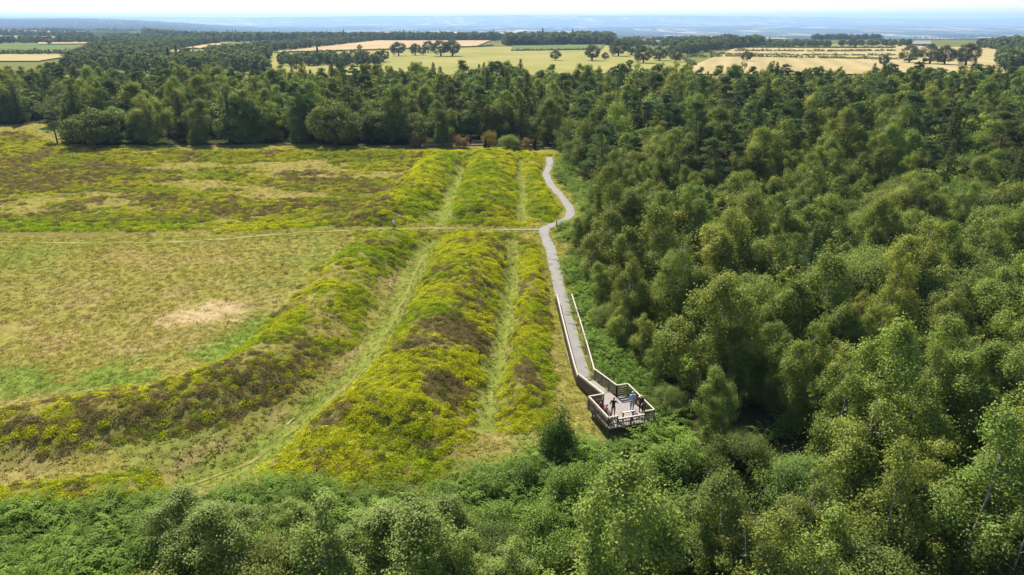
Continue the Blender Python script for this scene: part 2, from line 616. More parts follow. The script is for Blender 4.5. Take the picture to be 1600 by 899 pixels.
for p, c in ((0.5, (0.30, 0.24, 0.11, 1)), (0.64, (0.035, 0.05, 0.022, 1)), (0.76, (0.17, 0.19, 0.06, 1)), (0.88, (0.40, 0.32, 0.18, 1))):
    e = els.new(p)
    e.color = c
kg.l(sep.outputs[0], ramp.inputs[0])
woodn = kg.noise(mp.outputs[0], 2.2, 5, 0.6)
far_c = kg.mix(kg.rng(woodn, 0.46, 0.52, 0, 1), ramp.outputs[0], (0.03, 0.045, 0.02))
far_c = kg.mix(ga.outputs['Alpha'], (0.03, 0.045, 0.02), far_c)
sx = kg.n('ShaderNodeSeparateXYZ')
kg.l(pos, sx.inputs[0])
col = kg.mix(kg.rng(sx.outputs[1], 1350, 1450, 0, 1), near_c, far_c)
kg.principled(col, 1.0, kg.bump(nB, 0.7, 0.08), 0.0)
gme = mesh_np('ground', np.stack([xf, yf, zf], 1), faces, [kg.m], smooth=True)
gc = np.zeros((len(xf), 4), np.float32)
gc[:, 3] = 1
gc[:, :3] = (0.10, 0.11, 0.03)
nr = (yf < 420) & (yf > 10) & (np.abs(xf) < 420)
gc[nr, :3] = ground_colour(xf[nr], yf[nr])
fr = (yf >= 420)
gc[fr, :3] = np.array((0.12, 0.125, 0.04)) * (0.7 + 0.6 * fbm(xf[fr], yf[fr], 120, 90)[:, None])
gc[:, 3] = 1 - 0.9 * (sstep(-0.16, -0.26, xf / np.maximum(yf, 1)) * sstep(4400, 5200, yf) * sstep(11500, 10500, yf))
ca = gme.attributes.new('gcol', 'FLOAT_COLOR', 'POINT')
ca.data.foreach_set('color', gc.ravel())
link(bpy.data.objects.new('ground', gme), kind='structure')

# ------------------------------------------------------------------ paths
def strip(name, line, width, mat, lift, edge=0.12, seed=0, taper=False):
    line = np.asarray(line)
    d = np.gradient(line, axis=0)
    d = d / np.linalg.norm(d, axis=1)[:, None]
    nrm = np.stack([d[:, 1], -d[:, 0]], 1)
    q = Quads()
    k = 5
    V = []
    for i, p in enumerate(line):
        wl = width / 2 + edge * (vnoise(np.array([i * 1.0]), np.array([0.0]), 3.6, seed)[0] - 0.5) * 2
        wr = width / 2 + edge * (vnoise(np.array([i * 1.0]), np.array([9.0]), 3.1, seed + 1)[0] - 0.5) * 2
        for j in range(k):
            o = -wl + (wl + wr) * j / (k - 1)
            x, y = p + nrm[i] * o
            V.append((x, y, 0))
    V = np.array(V)
    V[:, 2] = terrain(V[:, 0], V[:, 1]) + lift
    f = [[i * k + j, i * k + j + 1, (i + 1) * k + j + 1, (i + 1) * k + j] for i in range(len(line) - 1) for j in range(k - 1)]
    q.add(V, f)
    return q.obj(name, mat, kind='structure', smooth=True)

def resample(line, step):
    line = np.asarray(line)
    s = np.concatenate([[0], np.cumsum(np.hypot(*np.diff(line, axis=0).T))])
    t = np.arange(0, s[-1], step)
    return np.stack([np.interp(t, s, line[:, 0]), np.interp(t, s, line[:, 1])], 1)

km = Nodes('fine_gravel')
c_ = km.coords()
n1_, n2_ = km.noise(c_, 0.7, 4), km.noise(c_, 14, 3)
km.principled(km.scale_col(km.mix(km.rng(n1_, 0.35, 0.65, 0, 1), (0.168, 0.162, 0.155), (0.205, 0.188, 0.168)), km.rng(n2_, 0.2, 0.8, 0.8, 1.15)), 0.9, km.bump(n2_, 0.5, 0.02))
M_GRAVEL = km.m
kt = Nodes('worn_turf')
c_ = kt.coords()
n1_, n2_ = kt.noise(c_, 0.9, 5, 0.65), kt.noise(c_, 8, 4, 0.7)
kt.principled(kt.scale_col(kt.mix(kt.rng(n1_, 0.35, 0.62, 0, 1), (0.15, 0.145, 0.04), (0.255, 0.215, 0.105)), kt.rng(n2_, 0.2, 0.8, 0.7, 1.25)), 0.95, kt.bump(n2_, 0.6, 0.04), 0.0)
M_WORN = kt.m
M_TURF = plain('thin_turf', (0.165, 0.152, 0.046), 1.0, 0.35, 2.0, 0.0, 0.6)
strip('gravel_path', resample(MAIN_PATH, 0.8), 1.4, M_GRAVEL, 0.05, 0.13, 3)
cp_end = int(len(CROSS_PATH) * 0.11)
strip('gravel_spur_path', resample(CROSS_PATH[:cp_end + 1], 0.8), 0.6, M_GRAVEL, 0.045, 0.12, 5)
strip('worn_grass_path', resample(CROSS_PATH[cp_end:], 0.8), 0.55, M_WORN, 0.04, 0.35, 7)
dtrack = smooth_line(W((660, 395), (640, 440), (618, 490), (585, 550), (540, 600), (480, 645), (430, 680), (370, 715), (290, 742)), 8)
strip('worn_ditch_path', resample(dtrack, 0.6), 0.32, M_TURF, 0.04, 0.35, 9)

# ------------------------------------------------------------------ timber: viewing platform, ramp and path railings
kw = Nodes('weathered_timber')
c_ = kw.coords()
mpw = kw.n('ShaderNodeMapping')
mpw.inputs['Scale'].default_value = (3, 3, 0.8)
kw.l(c_, mpw.inputs[0])
nW = kw.noise(mpw.outputs[0], 9, 5, 0.65)
nW2 = kw.noise(c_, 0.9, 3)
kw.principled(kw.scale_col(kw.mix(kw.rng(nW2, 0.3, 0.7, 0, 1), (0.19, 0.135, 0.088), (0.15, 0.118, 0.085)), kw.rng(nW, 0.25, 0.75, 0.65, 1.3)), 0.85, kw.bump(nW, 0.4, 0.004))
M_TIMBER = kw.m
M_RAILTOP = plain('bleached_handrail', (0.38, 0.34, 0.275), 0.75, 0.18, 6, 0.3, 0.2)
M_DECK = plain('deck_timber', (0.24, 0.21, 0.195), 0.85, 0.22, 5, 0.25, 0.3)
M_POST = plain('dark_post', (0.10, 0.075, 0.05), 0.85, 0.25, 7, 0.25, 0.3)

DECK_Z = 0.55
FL, FR, BR, RR = np.array((7.33, 45.41)), np.array((11.04, 46.54)), np.array((9.62, 50.62)), np.array((8.68, 50.34))
RL, BL = np.array((7.42, 48.95)), np.array((6.17, 48.55))
R1, R1R = np.array((5.76, 53.1)), np.array((7.28, 53.95))       # ramp's upper landing
PL0, PR0 = np.array((5.02, 72.1)), np.array((6.70, 72.3))

plat = empty('viewing_platform', (float(FL[0]), float(FL[1]), 0.0))
tag(plat, 'grey brown timber viewing platform with balustrade and ramp at the gravel path end', 'platform')
PO = np.array((FL[0], FL[1], 0.0))
def pv(p, z):
    return np.array((p[0], p[1], z)) - PO

u_ = (FR - FL) / np.linalg.norm(FR - FL)
v_ = np.array((-u_[1], u_[0]))
def deck_extent(poly, o, direction, along, off):
    """interval of the line o+along*s inside the polygon at offset off"""
    ts = []
    n = len(poly)
    for i in range(n):
        a, b = poly[i] - o, poly[(i + 1) % n] - o
        da, db = a @ direction - off, b @ direction - off
        if da * db < 0:
            t = da / (da - db)
            p = a + t * (b - a)
            ts.append(p @ along)
    ts.sort()
    return ts
deck_poly = [FL, FR, BR, RR, RL, BL]
for i in range(40):
    off = 0.075 + i * 0.15
    t = deck_extent(deck_poly, FL, v_, u_, off)
    for a, b in zip(t[::2], t[1::2]):
        if b - a < 0.15:
            continue
        p, q = FL + v_ * off + u_ * (a - 0.03), FL + v_ * off + u_ * (b + 0.03)
        Quads().bar(pv(p, DECK_Z - 0.02 + 0.003 * ((i * 7) % 3)), pv(q, DECK_Z - 0.02 + 0.003 * ((i * 7) % 3)), 0.138, 0.04).obj('deck_board', M_DECK, plat)
ramp_dir = ((R1 + R1R) - (RL + RR)) / 2
rl = np.linalg.norm(ramp_dir)
nb = int(rl / 0.15)
zr = 0.12
for i in range(nb):
    t = (i + 0.5) / nb
    a = RL + (R1 - RL) * t
    b = RR + (R1R - RR) * t
    z = DECK_Z + (zr - DECK_Z) * t - 0.02
    Quads().bar(pv(a, z), pv(b, z), 0.138, 0.04).obj('ramp_board', M_DECK, plat)
for off in (0.15, 1.5, 2.9):          # bearers and their legs
    t = deck_extent(deck_poly, FL, v_, u_, off)
    p, q = FL + v_ * off + u_ * (t[0] + .02), FL + v_ * off + u_ * (t[-1] - .02)
    Quads().bar(pv(p, DECK_Z - 0.13), pv(q, DECK_Z - 0.13), 0.08, 0.17).obj('bearer', M_POST, plat)
    for s in (0.04, 0.5, 0.96):
        c = p + (q - p) * s
        g = tz(c[0], c[1]) - 0.2
        Quads().bar(pv(c, g), pv(c, DECK_Z - 0.22), 0.12, 0.12).obj('support_leg', M_POST, plat)

def slope_z(pts, zs):
    return lambda s: np.interp(s, [0, 1], zs)

def balustrade(p, q, zp, zq, parent, O, top=1.1, posts=1.3, bal=0.15, rails=(0.62, 0.16), cap=True, first=True, last=True, post_mat=None, bw=0.035):
    """a run of railing from p to q whose feet are at zp, zq: posts, rails, balusters, handrail"""
    p, q = np.array(p), np.array(q)
    L = np.linalg.norm(q - p)
    dirn = (q - p) / L
    nrm2 = np.array((dirn[1], -dirn[0]))
    at = lambda s, h: np.array((*(p + (q - p) * s), zp + (zq - zp) * s + h)) - O
    n = max(1, round(L / posts))
    for i in range(n + 1):
        if (i == 0 and not first) or (i == n and not last):
            continue
        s = i / n
        Quads().bar(at(s, -0.22), at(s, top - 0.022), 0.095, 0.095).obj('post', post_mat or M_TIMBER, parent)
    for h in rails:
        off = np.array((*(nrm2 * 0.062), 0))
        Quads().bar(at(0, h) + off, at(1, h) + off, 0.028, 0.09).obj('rail', M_TIMBER, parent)
    if bal:
        m = int(L / bal)
        hi = max(rails) if max(rails) > 0.5 else top
        for i in range(m):
            s = (i + 0.5) / m
            off = np.array((*(nrm2 * 0.098), 0))
            Quads().bar(at(s, 0.06) + off, at(s, top - 0.1) + off, bw, 0.042).obj('baluster', M_TIMBER, parent)
    if cap:
        Quads().bar(at(0, top), at(1, top), 0.12, 0.04).obj('handrail', M_RAILTOP, parent)

zd = DECK_Z
balustrade(BL, FL, zd, zd, plat, PO, last=False, rails=(1.0, 0.55, 0.12), bal=0.13, bw=0.045)
balustrade(FR, BR, zd, zd, plat, PO, rails=(1.0, 0.55, 0.12), bal=0.14)
balustrade(RL, BL, zd, zd, plat, PO, last=False, rails=(1.0, 0.55, 0.12), bal=0.14)
balustrade(BR, RR, zd, zd, plat, PO, first=False, rails=(0.95, 0.55, 0.15), bal=0)
for h in (0.35, 0.75):
    Quads().bar(pv(BR, zd + h) , pv(RR, zd + h), 0.03, 0.13).obj('rail', M_TIMBER, plat)
fa, fb = FL + (FR - FL) * 0.2, FL + (FR - FL) * 0.8
balustrade(FL, fa, zd, zd, plat, PO, rails=(0.95, 0.5, 0.1), bal=0.13, post_mat=M_POST)
balustrade(fa, fb, zd, zd, plat, PO, top=0.82, first=False, last=False, rails=(0.78, 0.5, 0.1), bal=0.13, cap=True, post_mat=M_POST)
balustrade(fb, FR, zd, zd, plat, PO, last=False, rails=(0.95, 0.5, 0.1), bal=0.13, post_mat=M_POST)
balustrade(R1, RL, zr, zd, plat, PO, rails=(1.0, 0.55, 0.12), bal=0.13, first=True, last=False, bw=0.06)
balustrade(RR, R1R, zd, zr, plat, PO, rails=(1.0, 0.62, 0.2), bal=0, last=True, post_mat=M_POST)
for i in range(4):                    # close boarded inner face of the ramp's outer side
    h = 0.28 + 0.2 * i
    nr2 = np.array((0.05, -0.02, 0))
    Quads().bar(pv(RR, zd + h) - nr2, pv(R1R, zr + h) - nr2, 0.022, 0.15).obj('side_board', M_TIMBER, plat)

# railings along the path above the ramp
def path_rail(name, line, label, top, bal, rails):
    e = empty(name, (float(line[0][0]), float(line[0][1]), 0))
    tag(e, label, 'railing')
    O = np.array((line[0][0], line[0][1], 0.0))
    for i in range(len(line) - 1):
        a, b = line[i], line[i + 1]
        balustrade(a, b, tz(*a) if i else 0.02 + tz(*a), tz(*b), e, O, top=top, posts=1.9, bal=bal, rails=rails, first=(i == 0), last=True, bw=0.07)
    return e
left_line = [PL0, np.array((5.22, 66.0)), np.array((5.42, 60.0)), np.array((5.62, 55.0)), R1 + np.array((-0.02, 0.12))]
right_line = [PR0, np.array((6.95, 66.0)), np.array((7.15, 60.0)), R1R + np.array((0.0, 0.12))]
path_rail('path_railing', left_line, 'close boarded path railing with pale handrail on the heath side of the path', 1.0, 0.16, (0.85, 0.5, 0.12))
path_rail('path_railing', right_line, 'open path railing with pale handrail on the wood side of the path', 1.0, 0, (0.5,))

# bench on the platform, along its heath side
bd = (BL - FL) / np.linalg.norm(BL - FL)
bn = np.array((bd[1], -bd[0]))
b0 = FL + bd * 0.55 + bn * 0.5
bench = empty('bench', (float(b0[0]), float(b0[1]), DECK_Z), math.atan2(bd[1], bd[0]))
tag(bench, 'slatted timber bench along the inner balustrade of the viewing platform', 'bench')
for i in range(4):
    Quads().box((1.0, -0.18 + 0.12 * i, 0.44), (2.0, 0.1, 0.035)).obj('seat_slat', M_DECK, bench)
for x in (0.15, 1.0, 1.85):
    for y in (-0.15, 0.15):
        Quads().box((x, y, 0.21), (0.08, 0.08, 0.42)).obj('leg', M_POST, bench)

# information panel on two legs by the front balustrade
ip = FL + (FR - FL) * 0.50 + v_ * 0.55
panel = empty('information_panel', (float(ip[0]), float(ip[1]), DECK_Z), math.atan2(u_[1], u_[0]))
tag(panel, 'tilted information panel on dark legs by the low front rail of the viewing platform', 'information panel')
kp = Nodes('printed_map')
vo2 = kp.n('ShaderNodeTexVoronoi')
vo2.inputs['Scale'].default_value = 5.0
kp.l(kp.coords(), vo2.inputs['Vector'])
rp = kp.n('ShaderNodeValToRGB')
rp.color_ramp.interpolation = 'CONSTANT'
rp.color_ramp.elements[0].color = (0.6, 0.6, 0.56, 1)
rp.color_ramp.elements[1].position = 0.45
rp.color_ramp.elements[1].color = (0.62, 0.33, 0.13, 1)
for p_e, c_e in ((0.62, (0.66, 0.65, 0.6, 1)), (0.8, (0.2, 0.26, 0.14, 1))):
    e_ = rp.color_ramp.elements.new(p_e)
    e_.color = c_e
sp = kp.n('ShaderNodeSeparateColor')
kp.l(vo2.outputs['Color'], sp.inputs[0])
kp.l(sp.outputs[0], rp.inputs[0])
kp.principled(rp.outputs[0], 0.4)
ct, st = math.cos(math.radians(28)), math.sin(math.radians(28))
rt = [[1, 0, 0], [0, ct, st], [0, -st, ct]]
Quads().box((0, 0.02, 0.9), (1.15, 0.62, 0.04), rt).obj('panel_frame', M_POST, panel)
Quads().box((0, 0.034, 0.926), (1.05, 0.53, 0.012), rt).obj('printed_sheet', kp.m, panel)
for x in (-0.42, 0.42):
    Quads().box((x, 0.0, 0.44), (0.09, 0.09, 0.88)).obj('leg', M_POST, panel)

# ------------------------------------------------------------------ people
def cloth(name, col, rough=0.85):
    return plain(name, col, rough, 0.12, 25, 0.2)
SKIN = plain('skin', (0.45, 0.25, 0.17), 0.55, 0.06, 20, 0.4)

def capsule_pts(bm, a, b, ra, rb, seg=10):
    a, b = Vector(a), Vector(b)
    d = b - a
    L = d.length
    q = d.normalized().to_track_quat('Z', 'Y').to_matrix()
    rings = []
    for z, r in [(-ra * 0.85, ra * 0.5), (-ra * 0.45, ra * 0.88), (0, ra), (L * 0.5, (ra + rb) / 2), (L, rb), (L + rb * 0.45, rb * 0.88), (L + rb * 0.85, rb * 0.5)]:
        rings.append([bm.verts.new(a + q @ Vector((math.cos(t * 2 * math.pi / seg) * r, math.sin(t * 2 * math.pi / seg) * r, z))) for t in range(seg)])
    for i in range(len(rings) - 1):
        for k in range(seg):
            bm.faces.new((rings[i][k], rings[i][(k + 1) % seg], rings[i + 1][(k + 1) % seg], rings[i + 1][k]))
    bm.faces.new(rings[0][::-1])
    bm.faces.new(rings[-1])

def ellipsoid(bm, c, r, rot=None):
    m = bmesh.ops.create_uvsphere(bm, u_segments=12, v_segments=8, radius=1.0)
    M = Matrix.Translation(c) @ (rot.to_4x4() if rot is not None else Matrix.Identity(4)) @ Matrix.Diagonal((*r, 1))
    bmesh.ops.transform(bm, matrix=M, verts=m['verts'])

def person(label, loc, rz, pose, mats, hair, height=1.72, hat=None):
    """pose: joint positions for a 1.72 m figure facing -Y; mats: dict top, legs, shoes, sleeve, shin"""
    root = empty('person', loc, rz)
    tag(root, label, 'person')
    k = height / 1.72
    J = {n: Vector(p) * k for n, p in pose.items()}
    bm = bmesh.new()
    bones = []
    def cap(a, b, ra, rb, part):
        capsule_pts(bm, J[a], J[b], ra * k, rb * k)
        bones.append((np.array(J[a]), np.array(J[b]), part))
    cap('pelvis', 'waist', 0.135, 0.125, 'top')
    cap('waist', 'chest', 0.125, 0.145, 'top')
    cap('shL', 'shR', 0.075, 0.075, 'top')
    cap('chest', 'neck', 0.11, 0.055, 'top')
    cap('neck', 'head', 0.055, 0.05, 'skin')
    fwd = (J['nose'] - J['head']).normalized()
    hq = Matrix.Identity(3)
    ellipsoid(bm, J['head'] + Vector((0, 0, 0.02 * k)), (0.078 * k, 0.096 * k, 0.118 * k))
    bones.append((np.array(J['head']), np.array(J['head'] + Vector((0, 0, .06))), 'skin'))
    capsule_pts(bm, J['head'] + fwd * 0.085 * k, J['head'] + fwd * 0.118 * k - Vector((0, 0, .02)), 0.014 * k, 0.016 * k, 6)     # nose
    for s in (-1, 1):
        ellipsoid(bm, J['head'] + Vector((s * 0.08 * k, 0, 0.005)), (0.014, 0.025, 0.035))        # ears
    for s in 'LR':
        cap('sh' + s, 'el' + s, 0.055, 0.042, 'sleeve')
        cap('el' + s, 'wr' + s, 0.042, 0.03, 'forearm')
        d = (J['wr' + s] - J['el' + s]).normalized()
        side = d.cross(Vector((0, 0, 1)))
        side = side.normalized() if side.length > 0.1 else Vector((0, 1, 0))
        palm = J['wr' + s] + d * 0.06 * k
        capsule_pts(bm, J['wr' + s], palm, 0.03 * k, 0.034 * k, 8)
        bones.append((np.array(J['wr' + s]), np.array(palm + d * .09), 'skin'))
        for fi, (o, ln) in enumerate(((-0.032, 0.06), (-0.011, 0.075), (0.011, 0.08), (0.032, 0.07))):
            f0 = palm + side * o * k
            f1 = f0 + d * ln * 0.6 * k
            f2 = f1 + (d * 0.7 + Vector((0, 0, -0.6))) * ln * 0.5 * k
            capsule_pts(bm, f0, f1, 0.0105 * k, 0.01 * k, 6)
            capsule_pts(bm, f1, f2, 0.01 * k, 0.009 * k, 6)
        t0 = J['wr' + s] + d * 0.02 * k - side * 0.028 * k
        capsule_pts(bm, t0, t0 + (d * 0.5 - side * 0.75) * 0.06 * k, 0.012 * k, 0.01 * k, 6)
        cap('hip' + s, 'kn' + s, 0.085, 0.06, 'legs')
        cap('kn' + s, 'an' + s, 0.058, 0.042, 'shin')
        toe = J['an' + s] + Vector((0, -0.15 * k, -0.045 * k))
        capsule_pts(bm, J['an' + s] + Vector((0, 0.03, -0.04)) * k, toe, 0.045 * k, 0.036 * k, 8)
        bones.append((np.array(J['an' + s] - Vector((0, 0, .05))), np.array(toe), 'shoes'))
    me = bpy.data.meshes.new('tmp')
    bm.to_mesh(me)
    bm.free()
    tmp = bpy.data.objects.new('tmp', me)
    COL.objects.link(tmp)
    md = tmp.modifiers.new('r', 'REMESH')
    md.mode = 'VOXEL'
    md.voxel_size = 0.0155
    dg = bpy.context.evaluated_depsgraph_get()
    dg.update()
    body = bpy.data.meshes.new_from_object(tmp.evaluated_get(dg))
    bpy.data.objects.remove(tmp)
    names = ['skin', 'top', 'sleeve', 'forearm', 'legs', 'shin', 'shoes']
    body.materials.clear()
    for n in names:
        body.materials.append(mats.get(n, SKIN))
    cen = np.zeros(len(body.polygons) * 3)
    body.polygons.foreach_get('center', cen)
    cen = cen.reshape(-1, 3)
    best = np.full(len(cen), 9.0)
    mi = np.zeros(len(cen), int)
    for a, b, part in bones:
        ab = b - a
        t = np.clip(((cen - a) @ ab) / (ab @ ab), 0, 1)
        d = np.linalg.norm(cen - a - t[:, None] * ab, axis=1) - (0.03 if part == 'top' else 0)
        m = d < best
        best[m] = d[m]
        mi[m] = names.index(part)
    body.polygons.foreach_set('material_index', mi.astype(np.int32))
    body.polygons.foreach_set('use_smooth', np.ones(len(mi), bool))
    body.update()
    link(bpy.data.objects.new('body', body), root)
    hb = bmesh.new()
    ellipsoid(hb, J['head'] + Vector((0, 0, 0.045 * k)) - fwd * 0.02 * k, (0.087 * k, 0.1 * k, 0.105 * k))
    bmesh.ops.delete(hb, geom=[v for v in hb.verts if (v.co - J['head']).dot(fwd) > 0.045 * k and v.co.z < J['head'].z + 0.075 * k], context='VERTS')
    hm = bpy.data.meshes.new('hair')
    hb.to_mesh(hm)
    hb.free()
    hm.materials.append(hair)
    for p in hm.polygons:
        p.use_smooth = True
    link(bpy.data.objects.new('hair', hm), root)
    if hat is not None:
        q = Quads()
        c = np.array(J['head']) + np.array((0, 0, 0.075 * k))
        ang = np.arange(12) * 2 * math.pi / 12
        prof = [(0.20, -0.005), (0.195, 0.008), (0.108, 0.015), (0.103, 0.075), (0.07, 0.105), (0.012, 0.108)]
        V = np.concatenate([c + np.stack([r * k * np.cos(ang), r * k * np.sin(ang), np.full(12, z * k)], 1) for r, z in prof])
        F = [[i * 12 + j, i * 12 + (j + 1) % 12, (i + 1) * 12 + (j + 1) % 12, (i + 1) * 12 + j] for i in range(len(prof) - 1) for j in range(12)]
        q.add(V, F)
        q.obj('hat', hat, root, smooth=True)
    return root

STAND = dict(pelvis=(0, 0, 0.93), waist=(0, 0, 1.08), chest=(0, 0, 1.28), neck=(0, 0, 1.46), head=(0, -0.02, 1.59), nose=(0, -0.12, 1.58),
             shL=(-0.175, 0, 1.40), shR=(0.175, 0, 1.40), elL=(-0.25, 0.03, 1.12), elR=(0.25, 0.03, 1.12), wrL=(-0.24, -0.12, 0.92), wrR=(0.24, -0.12, 0.92),
             hipL=(-0.09, 0, 0.9), hipR=(0.09, 0, 0.9), knL=(-0.1, -0.03, 0.5), knR=(0.11, 0.0, 0.5), anL=(-0.11, 0.0, 0.09), anR=(0.12, 0.04, 0.09))
SIT = dict(pelvis=(0, 0, 0.56), waist=(0, 0.0, 0.70), chest=(0, -0.06, 0.9), neck=(0, -0.1, 1.07), head=(0, -0.14, 1.19), nose=(0, -0.24, 1.18),
           shL=(-0.175, -0.08, 1.01), shR=(0.175, -0.08, 1.01), elL=(-0.23, -0.16, 0.75), elR=(0.23, -0.16, 0.75), wrL=(-0.1, -0.36, 0.68), wrR=(0.1, -0.36, 0.68),
           hipL=(-0.1, -0.02, 0.55), hipR=(0.1, -0.02, 0.55), knL=(-0.13, -0.42, 0.52), knR=(0.13, -0.42, 0.52), anL=(-0.13, -0.44, 0.09), anR=(0.13, -0.4, 0.09))
POINT = dict(STAND, elR=(0.36, -0.14, 1.34), wrR=(0.5, -0.33, 1.44), elL=(-0.27, -0.06, 1.13), wrL=(-0.2, -0.3, 1.08))
LEAN = dict(STAND, waist=(0, -0.04, 1.07), chest=(0, -0.16, 1.25), neck=(0, -0.27, 1.40), head=(0, -0.36, 1.49), nose=(0, -0.45, 1.44), shL=(-0.175, -0.2, 1.34), shR=(0.175, -0.2, 1.34),
            elL=(-0.24, -0.36, 1.12), elR=(0.24, -0.36, 1.12), wrL=(-0.14, -0.56, 1.0), wrR=(0.14, -0.56, 1.0))
HANDS_FRONT = dict(STAND, elL=(-0.27, 0.0, 1.13), elR=(0.27, 0.0, 1.13), wrL=(-0.09, -0.2, 1.1), wrR=(0.09, -0.2, 1.12))
HAIR_GREY = plain('grey_hair', (0.42, 0.40, 0.38), 0.6, 0.2, 40)
HAIR_DARK = plain('dark_hair', (0.03, 0.02, 0.015), 0.5, 0.2, 40)
HAIR_BROWN = plain('brown_hair', (0.12, 0.07, 0.04), 0.5, 0.2, 40)
BLUE = cloth('pale_blue_cotton', (0.36, 0.42, 0.66))
JEANS = cloth('faded_denim', (0.22, 0.24, 0.38))
NAVY = cloth('navy_fleece', (0.018, 0.022, 0.035))
TANSH = cloth('rust_shorts', (0.33, 0.15, 0.09))
RED = cloth('dusty_red_wool', (0.30, 0.11, 0.10))
GREYT = cloth('grey_trousers', (0.20, 0.20, 0.21))
PURPLE = cloth('plum_cotton', (0.12, 0.04, 0.08))
BLACK = cloth('black_cloth', (0.022, 0.02, 0.02))
BROWNC = cloth('dark_brown_cloth', (0.06, 0.035, 0.03))
WHITE = cloth('white_cotton', (0.72, 0.72, 0.70))
OLIVE = cloth('olive_trousers', (0.08, 0.09, 0.03))
STRAW = plain('straw_hat', (0.42, 0.33, 0.22), 0.8, 0.2, 30)
SHOES = cloth('dark_shoes', (0.04, 0.03, 0.03))

def on_deck(px, py, z=DECK_Z):
    p = G(px, py, z)
    return (float(p[0]), float(p[1]), DECK_Z)
FACE_CAM = 0.0
person('person in a pale blue shirt and faded jeans standing on the viewing platform', on_deck(987, 642), 0.25, HANDS_FRONT,
       dict(top=BLUE, sleeve=BLUE, legs=JEANS, shin=JEANS, shoes=SHOES), HAIR_GREY, 1.76)
person('person in a straw hat and dark clothes leaning towards the information panel', on_deck(1001, 643), -0.35, LEAN,
       dict(top=BROWNC, sleeve=BLACK, forearm=SKIN, legs=BLACK, shin=BLACK, shoes=SHOES), HAIR_BROWN, 1.72, STRAW)
person('person in navy top and rust shorts standing with one arm raised on the platform', on_deck(957.5, 651.5), -0.15, POINT,
       dict(top=NAVY, sleeve=NAVY, legs=TANSH, shoes=SHOES), HAIR_BROWN, 1.74)
bang = math.atan2(bd[1], bd[0])
def on_bench(s):
    p = b0 + bd * s + bn * 0.02
    return (float(p[0]), float(p[1]), DECK_Z - 0.005)
person('grey-haired person in a dusty red jumper sitting on the bench of the viewing platform', on_bench(0.95), bang, SIT,
       dict(top=RED, sleeve=WHITE, forearm=SKIN, legs=GREYT, shin=GREYT, shoes=SHOES), HAIR_GREY, 1.68)
person('dark-haired person in plum clothes sitting on the bench of the viewing platform', on_bench(1.72), bang + math.pi * 0.0 + 0.0, SIT,
       dict(top=PURPLE, sleeve=PURPLE, legs=PURPLE, shin=SKIN, shoes=SHOES), HAIR_DARK, 1.66)
wp = G(616, 361)
person('distant walker in a white top and olive trousers on the worn grass path', (float(wp[0]), float(wp[1]), tz(*wp) + 0.04), 0.3, STAND,
       dict(top=WHITE, sleeve=WHITE, legs=OLIVE, shin=OLIVE, shoes=SHOES), HAIR_BROWN, 1.75)

# ------------------------------------------------------------------ small things: dog, posts, lectern, stick
def remeshed(name, build, mat, vox, parent):
    bm = bmesh.new()
    build(bm)
    me = bpy.data.meshes.new('tmp')
    bm.to_mesh(me)
    bm.free()
    t = bpy.data.objects.new('tmp', me)
    COL.objects.link(t)
    md = t.modifiers.new('r', 'REMESH')
    md.mode = 'VOXEL'
    md.voxel_size = vox
    dg = bpy.context.evaluated_depsgraph_get()
    dg.update()
    o = bpy.data.meshes.new_from_object(t.evaluated_get(dg))
    bpy.data.objects.remove(t)
    o.materials.clear()
    o.materials.append(mat)
    o.polygons.foreach_set('use_smooth', np.ones(len(o.polygons), bool))
    ob = bpy.data.objects.new(name, o)
    return link(ob, parent)

dp = G(877, 413)
dog = empty('dog', (float(dp[0]), float(dp[1]), tz(*dp) + 0.05), 0.15)
tag(dog, 'small black dog standing at the edge of the gravel path', 'dog')
def dog_build(bm):
    capsule_pts(bm, (-0.16, 0, 0.33), (0.2, 0, 0.34), 0.115, 0.085)
    capsule_pts(bm, (-0.2, 0, 0.38), (-0.3, 0, 0.5), 0.07, 0.06)
    ellipsoid(bm, Vector((-0.33, 0, 0.53)), (0.085, 0.065, 0.065))
    capsule_pts(bm, (-0.37, 0, 0.52), (-0.46, 0, 0.49), 0.045, 0.03)
    capsule_pts(bm, (0.26, 0, 0.37), (0.4, 0.03, 0.5), 0.026, 0.015, 8)
    for y in (-0.065, 0.065):
        capsule_pts(bm, (-0.32, y * 0.9, 0.57), (-0.30, y * 1.3, 0.49), 0.02, 0.018, 6)
        capsule_pts(bm, (-0.17, y, 0.3), (-0.16, y, 0.15), 0.045, 0.028, 8)
        capsule_pts(bm, (-0.16, y, 0.15), (-0.17, y, 0.025), 0.026, 0.022, 8)
        capsule_pts(bm, (0.18, y, 0.3), (0.14, y, 0.19), 0.06, 0.036, 8)
        capsule_pts(bm, (0.14, y, 0.19), (0.23, y, 0.12), 0.034, 0.026, 8)
        capsule_pts(bm, (0.23, y, 0.12), (0.21, y, 0.025), 0.025, 0.022, 8)
remeshed('body', dog_build, plain('black_fur', (0.012, 0.011, 0.011), 0.6, 0.3, 40), 0.014, dog)

